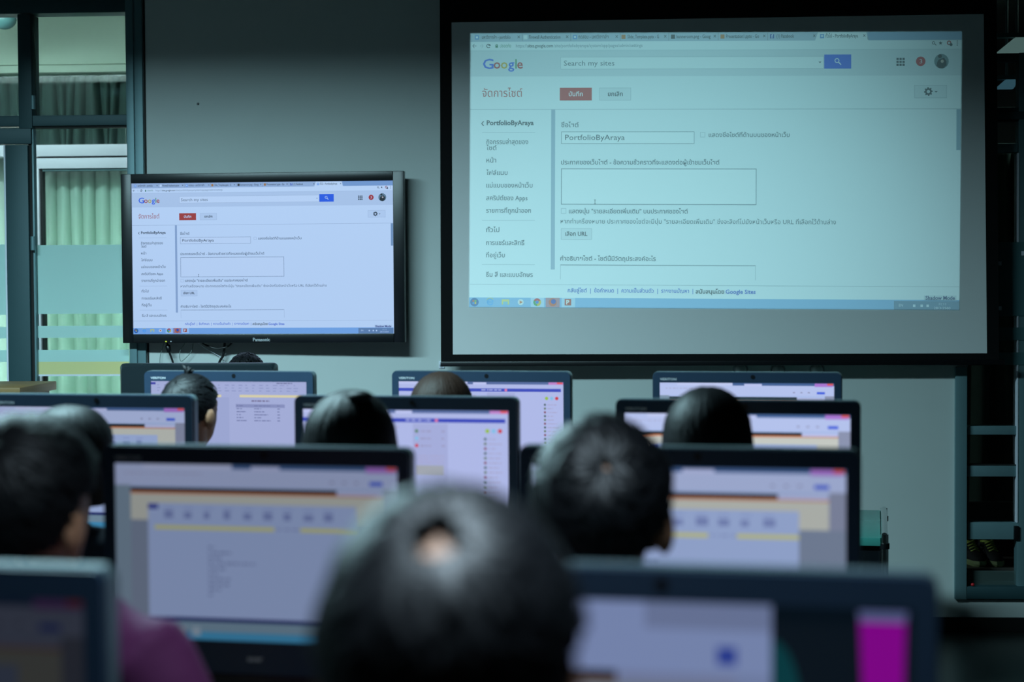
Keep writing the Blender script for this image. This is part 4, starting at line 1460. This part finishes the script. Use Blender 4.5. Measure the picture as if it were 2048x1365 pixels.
def hair(parent, style, m, seed, tr, whorl=(40, 0), bald=0.0, length=0.30, flare=0.03, vol=0.012, n=900, lift=0.009, curl=0.25, wid=0.006):
    """hair cap plus many tapering locks that start at the whorl and follow the skull"""
    rnd = random.Random(seed)
    c = Vector((0, HC.y - 0.006, HC.z + 0.016))
    R = Vector((HR.x + vol, 0.094 + vol, 0.097 + vol))
    if style == 'short':
        lim = [(0, 122), (45, 121), (66, 114), (80, 94), (90, 82), (106, 78), (125, 66), (150, 56), (180, 52)]
    elif style == 'tied':
        lim = [(0, 116), (60, 112), (85, 98), (104, 80), (125, 66), (150, 54), (180, 50)]
    else:
        lim = [(0, 128), (95, 128), (112, 100), (130, 72), (150, 58), (180, 52)]

    def tmax(ph):
        return radians(interp(lim, abs(math.degrees(ph))))

    def dirv(th, ph):
        return Vector((sin(th) * sin(ph), -sin(th) * cos(ph), cos(th)))

    def pt(d, h=0.0):
        p_ = Vector((c.x + d.x * (R.x + h), c.y + d.y * (R.y + h), c.z + d.z * (R.z + h)))
        # the back of the skull narrows into the nape
        if p_.z < c.z and style != 'long':
            k = min(1, (c.z - p_.z) / 0.10)
            p_.x *= 1 - 0.14 * k
            p_.y = c.y + (p_.y - c.y) * (1 - 0.20 * k)
        return p_

    def drop(d, th, ph, h):
        """long hair: below the widest point the locks hang straight down"""
        thm = radians(74)
        if style != 'long' or th < thm:
            return pt(d, h)
        d0 = dirv(thm, ph)
        p_ = pt(d0, h)
        s_ = (th - thm) / radians(54)          # 0..1 of the hanging length
        fl = 1 + flare * 8 * s_ * (1 - 0.35 * s_)
        return Vector((p_.x * fl, c.y + (p_.y - c.y) * (1 + 0.06 * s_), p_.z - length * s_))
    wd_ = dirv(radians(whorl[0]), radians(whorl[1]))
    b_ = MB()
    NA, NT = 56, 22
    ids, vs = {}, []
    for i in range(NA):
        ph = -pi + 2 * pi * i / NA
        for j in range(NT + 1):
            th = tmax(ph) * j / NT
            d = dirv(th, ph)
            bump = noise.noise(d * 5 + Vector((seed, 0, 0))) * vol * 0.5
            ids[i, j] = len(vs)
            vs.append(tr(drop(d, th, ph, bump - 0.003)))
    fs = []
    for i in range(NA):
        i2 = (i + 1) % NA
        for j in range(NT):
            ph = -pi + 2 * pi * (i + 0.5) / NA
            th = tmax(ph) * (j + 0.5) / NT
            if bald and dirv(th, ph).angle(wd_) < bald:
                continue
            fs.append((ids[i, j], ids[i, j + 1], ids[i2, j + 1], ids[i2, j]))
    b_.add(vs, fs)
    # locks
    a1 = wd_.orthogonal().normalized()
    a2 = wd_.cross(a1)
    NS = 8
    for q_ in range(n):
        be = rnd.uniform(0, 2 * pi)
        al = rnd.uniform(bald * 0.85 + 0.02, 2.2)
        if style == 'long':
            # parted hair falls from the parting line to both sides
            ph = rnd.uniform(-radians(140), radians(140))
            th0 = rnd.uniform(0.02, radians(70))
            span = radians(128) if abs(ph) < radians(95) else tmax(ph)
            seq = [(th0 + (span - th0) * k / NS, ph + rnd.uniform(-.01, .01) + curl * 0.15 * sin(k * 0.7 + q_)) for k in range(NS + 1)]
            pts, nrm = [], []
            hh = rnd.uniform(0.2, 1.0) * lift
            for k, (th, p2) in enumerate(seq):
                if th > tmax(p2):
                    break
                d = dirv(th, p2)
                pts.append(drop(d, th, p2, hh * (0.5 + 0.5 * sin(pi * k / NS))))
                nrm.append(Vector((d.x, d.y, d.z if th < 1.5 else 0)).normalized())
        else:
            ln = rnd.uniform(0.30, 0.62)
            cw = rnd.uniform(-curl, curl) + 0.35 * curl
            pts, nrm = [], []
            hh = rnd.uniform(0.35, 1.0) * lift
            for k in range(NS + 1):
                s_ = k / NS
                a_ = al + ln * s_
                bb = be + cw * s_ * s_
                d = wd_ * cos(a_) + (a1 * cos(bb) + a2 * sin(bb)) * sin(a_)
                th = math.acos(max(-1, min(1, d.z)))
                ph = atan2(d.x, -d.y)
                if th > tmax(ph) + 0.03:
                    break
                pts.append(pt(d, hh * (0.15 + 1.0 * s_)))
                nrm.append(d.copy())
        if len(pts) < 3:
            continue
        L_, vs, fs = len(pts), [], []
        w0 = wid * rnd.uniform(0.6, 1.25)
        for k in range(L_):
            t_ = (pts[min(k + 1, L_ - 1)] - pts[max(k - 1, 0)]).normalized()
            sd = t_.cross(nrm[k]).normalized()
            s_ = k / (L_ - 1)
            w_ = w0 * (0.35 + 0.65 * sin(pi * min(1, 0.25 + 0.62 * s_))) * (1 if s_ < 0.98 else 0.35)
            vs += [tr(pts[k] - sd * w_), tr(pts[k] + nrm[k] * w_ * 0.35), tr(pts[k] + sd * w_)]
        for k in range(L_ - 1):
            fs += [(3 * k, 3 * k + 3, 3 * k + 4, 3 * k + 1), (3 * k + 1, 3 * k + 4, 3 * k + 5, 3 * k + 2)]
        b_.add(vs, fs)
    return b_.build('hair', m, parent, smooth=True)


def hair_mat(name, rgb, rough=0.5, spec=0.22):
    return mat(name, rgb, rough, 0, vary=0.35, scale=160, bump=0.15, spec=spec)


M_HAIR = hair_mat('black_hair', (13, 14, 17))
M_HAIRG = hair_mat('glossy_black_hair', (17, 19, 23), 0.45, 0.36)
M_HAIRB = hair_mat('brown_hair', (40, 25, 18), 0.6)
M_IRIS = mat('dark_eye', (30, 20, 16), 0.15)
M_EYE = mat('eye_white', (225, 225, 220), 0.2)
M_NAVY = mat('navy_trousers', (24, 28, 44), 0.8, vary=0.1, scale=200)
M_SHOEP = mat('black_shoe_leather', (14, 14, 16), 0.4)


def person(label, px, py, d, yaw, shirt, style, hm, seed, scale=None, turn=0.0, nod=0.0, group=None, back_y=0.0, extra=None, shrug=0.0, **hk):
    top = P(px, py, d)
    vol = hk.get('vol', 0.012)
    s = scale or top.z / (1.351 + vol + 0.5 * hk.get('lift', 0.006))
    rot = -yaw
    hy = 0.10 * s
    off = Vector((-sin(rot) * hy, cos(rot) * hy, 0))
    loc = Vector((top.x, top.y, 0)) - off
    t = thing('person', label, 'person', loc, rot)
    t.scale = (s, s, s)
    tr = lambda v: head_turn(v, turn, nod)
    def posed(v):
        if shrug and v.z > 0.8 and abs(v.x) > 0.06 and v.z < 1.1:
            k = min(1, (abs(v.x) - 0.06) / 0.08) * min(1, (v.z - 0.8) / 0.15)
            v = Vector((v.x * (1 + shrug * 1.6 * k), v.y, v.z + shrug * k))
        return tr(v)
    V = [posed(v) for v in BV]
    body = MB().add(V, BF).build('body', M_SKIN, t, smooth=True)
    submesh('shirt', SHIRT, V, shirt, t, 0.008, thick=0.003)
    submesh('trousers', TROUS, V, M_NAVY, t, 0.007, thick=0.003)
    submesh('shoes', SHOES, V, M_SHOEP, t, 0.006)
    # collar band round the neck
    ring = [Vector((0.068 * cos(a_), 0.066 + 0.066 * sin(a_), 1.066 - 0.012 * sin(a_))) for a_ in [2 * pi * k / 24 for k in range(25)]]
    cb_ = MB()
    cb_.add([p_ for p_ in ring] + [Vector((p_.x * 0.93, 0.068 + (p_.y - 0.066) * 0.93, p_.z + 0.032)) for p_ in ring] + [Vector((p_.x * 1.12, 0.066 + (p_.y - 0.066) * 1.12, p_.z + 0.004)) for p_ in ring],
            [(k, k + 1, 25 + k + 1, 25 + k) for k in range(24)] + [(25 + k, 25 + k + 1, 50 + k + 1, 50 + k) for k in range(24)])
    cb_.build('collar', shirt, t, smooth=True)
    for sd in (-1, 1):
        e = MB().ball(tr(Vector((sd * 0.031, 0.170, 1.240))), (0.0125, 0.0125, 0.011), 12, 8).build('eye', M_EYE, t, smooth=True)
        MB().ball(tr(Vector((sd * 0.031, 0.1785, 1.240))), (0.006, 0.005, 0.006), 10, 6).build('iris', M_IRIS, e, smooth=True)
    hair(t, style, hm, seed, tr, **hk)
    if extra:
        extra(t, tr)
    return t, loc, s


CHAIR_PROTO = []


def chair(label, loc, rot, s):
    z = 0.447 * s
    t = thing('office_chair', label, 'chair', (loc.x, loc.y, 0), rot, 'chairs of the class')
    soft(MB().box(-0.22, -0.20, z - 0.07, 0.22, 0.24, z - 0.004, 0.025, 3).build('seat', M_CHAIR, t))
    soft(MB().box(-0.20, -0.235, z + 0.12, 0.20, -0.18, z + 0.42, 0.022, 3).build('backrest', M_CHAIR, t))
    MB().tube([(0, -0.05, z - 0.075), (0, -0.24, z - 0.06), (0, -0.255, z + 0.05), (0, -0.232, z + 0.2)], 0.016, 10).build('back_bar', M_BLACK, t, smooth=True)
    MB().tube([(0, 0, 0.09), (0, 0, z - 0.068)], 0.026, 14).build('column', M_BLACK, t, smooth=True)
    for k in range(5):
        a_ = 2 * pi * k / 5 + 0.3
        x, y = 0.26 * cos(a_), 0.26 * sin(a_)
        lg = MB().tube([(0, 0, 0.095), (x, y, 0.065)], [0.02, 0.014], 8).build('leg', M_BLACK, t, smooth=True)
        MB().tube([(x - 0.012 * sin(a_), y + 0.012 * cos(a_), 0.027), (x + 0.012 * sin(a_), y - 0.012 * cos(a_), 0.027)], 0.027, 12).build('caster', M_BLACK, lg, smooth=True)
    return t


M_PINK = mat('magenta_shirt', (92, 28, 80), 0.8, vary=0.06, scale=200, bump=0.1)
M_NAVYS = mat('dark_polo', (30, 34, 52), 0.8, vary=0.1, scale=200, bump=0.1)
M_MAROON = mat('maroon_shirt', (70, 26, 44), 0.8, vary=0.1, scale=200, bump=0.1)
M_TEALS = mat('grey_blouse', (90, 104, 112), 0.8, vary=0.1, scale=200, bump=0.1)


def bun(t, tr):
    b_ = MB()
    c0 = tr(Vector((0.0, 0.085, 1.35)))
    for k, (dx, dy, dz) in enumerate(((-0.012, 0.0, 0.034), (0.0, 0.006, 0.028), (0.010, -0.004, 0.024), (0.016, 0.0, 0.018))):
        b_.tube([c0 + Vector((0, 0, -0.01)), c0 + Vector((dx * 0.5, dy, dz * 0.6)), c0 + Vector((dx * 1.4, dy, dz))], [0.010, 0.007, 0.002], 8)
    b_.build('hair_tuft', M_HAIR, t, smooth=True)
    q_ = tr(Vector((0.0, 0.0, 1.20)))
    MB().tube([q_, q_ + Vector((0, -0.035, -0.01)), q_ + Vector((0, -0.055, -0.06)), q_ + Vector((0.0, -0.045, -0.14))], [0.02, 0.03, 0.026, 0.006], 12).build('ponytail', M_HAIR, t, smooth=True)
    for sd in (-1, 1):
        e = tr(Vector((sd * 0.083, 0.092, 1.192)))
        MB().ball(e, 0.004, 8, 6).build('earring', M_CHROME, t, smooth=True)


def glasses(t, tr):
    b_ = MB()
    for sd in (-1, 1):
        c0 = Vector((sd * 0.033, 0.192, 1.238))
        loop = [tr(c0 + Vector((0.026 * cos(a_), -0.004 * abs(cos(a_)), 0.019 * sin(a_)))) for a_ in [2 * pi * k / 20 for k in range(21)]]
        b_.tube(loop, 0.0018, 6, False)
        b_.tube([tr(Vector((sd * 0.059, 0.186, 1.242))), tr(Vector((sd * 0.078, 0.15, 1.244))), tr(Vector((sd * 0.082, 0.09, 1.240))), tr(Vector((sd * 0.080, 0.07, 1.225)))], 0.0016, 6)
    b_.tube([tr(Vector((-0.009, 0.194, 1.240))), tr(Vector((0, 0.198, 1.243))), tr(Vector((0.009, 0.194, 1.240)))], 0.0016, 6)
    b_.build('glasses', M_BLACK, t, smooth=True)


def clip(t, tr):
    b_ = MB()
    c0 = tr(Vector((0.034, 0.055, 1.352)))
    b_.ball(c0, (0.028, 0.026, 0.014), 16, 10)
    b_.build('hair_bun', M_HAIR, t, smooth=True)


PEOPLE = [
    ('man in the foreground seen from behind, black hair with a bald spot at the crown', 895, 952, 1.26, ROW, M_NAVYS, 'short', M_HAIRG, 21,
     dict(whorl=(41, 6), bald=0.19, vol=0.014, n=1500, lift=0.009, curl=0.5, nod=-0.10, wid=0.006)),
    ('man with short tousled black hair at the third row right computer', 1205, 826, 2.30, ROW, M_NAVYS, 'short', M_HAIRG, 22,
     dict(whorl=(56, 14), bald=0.07, vol=0.010, n=1300, lift=0.014, curl=1.0, nod=-0.02, wid=0.006)),
    ('person in a magenta shirt with dark hair at the left edge', 50, 819, 2.36, radians(16), M_PINK, 'short', M_HAIR, 23,
     dict(whorl=(40, 10), vol=0.02, n=1100, lift=0.008, turn=0.12, shrug=0.06)),
    ('person with dark hair and glasses at the second row left computer', 135, 806, 3.78, radians(14), M_NAVYS, 'long', M_HAIR, 24,
     dict(vol=0.014, length=0.14, n=1000, turn=0.35, extra=glasses)),
    ('woman with long black hair and a hair bun at the second row middle computer', 700, 776, 3.57, ROW, M_MAROON, 'long', M_HAIR, 25,
     dict(vol=0.014, length=0.24, flare=0.05, n=1400, extra=clip)),
    ('woman with long straight dark hair at the second row right computer', 1415, 770, 3.62, ROW, M_TEALS, 'long', M_HAIR, 26,
     dict(vol=0.013, length=0.26, flare=0.03, n=1400)),
    ('woman with tied-up black hair and a tuft on top at the front row left computer', 378, 743, 5.10, radians(14), M_MAROON, 'tied', M_HAIR, 27,
     dict(vol=0.009, n=800, lift=0.004, turn=0.25, extra=bun)),
    ('woman with brown parted hair at the front row middle computer', 883, 741, 4.98, ROW, M_TEALS, 'long', M_HAIRB, 28,
     dict(vol=0.013, length=0.24, flare=0.05, n=1200)),
    ('teacher with black hair facing the class behind the dark monitor back', 491, 703, 6.98, pi + 0.06, M_NAVYS, 'short', M_HAIR, 29,
     dict(vol=0.012, n=700, lift=0.006)),
]
for (lab, px, py, d, yaw, sh, st, hm, sd, kw) in PEOPLE:
    t, loc, s = person(lab, px, py, d, yaw, sh, st, hm, sd, **kw)
    chair('chair under the ' + lab.split(' at the ')[0].split(',')[0].split(' facing')[0].replace(' seen from behind', ''), loc, -yaw, s)
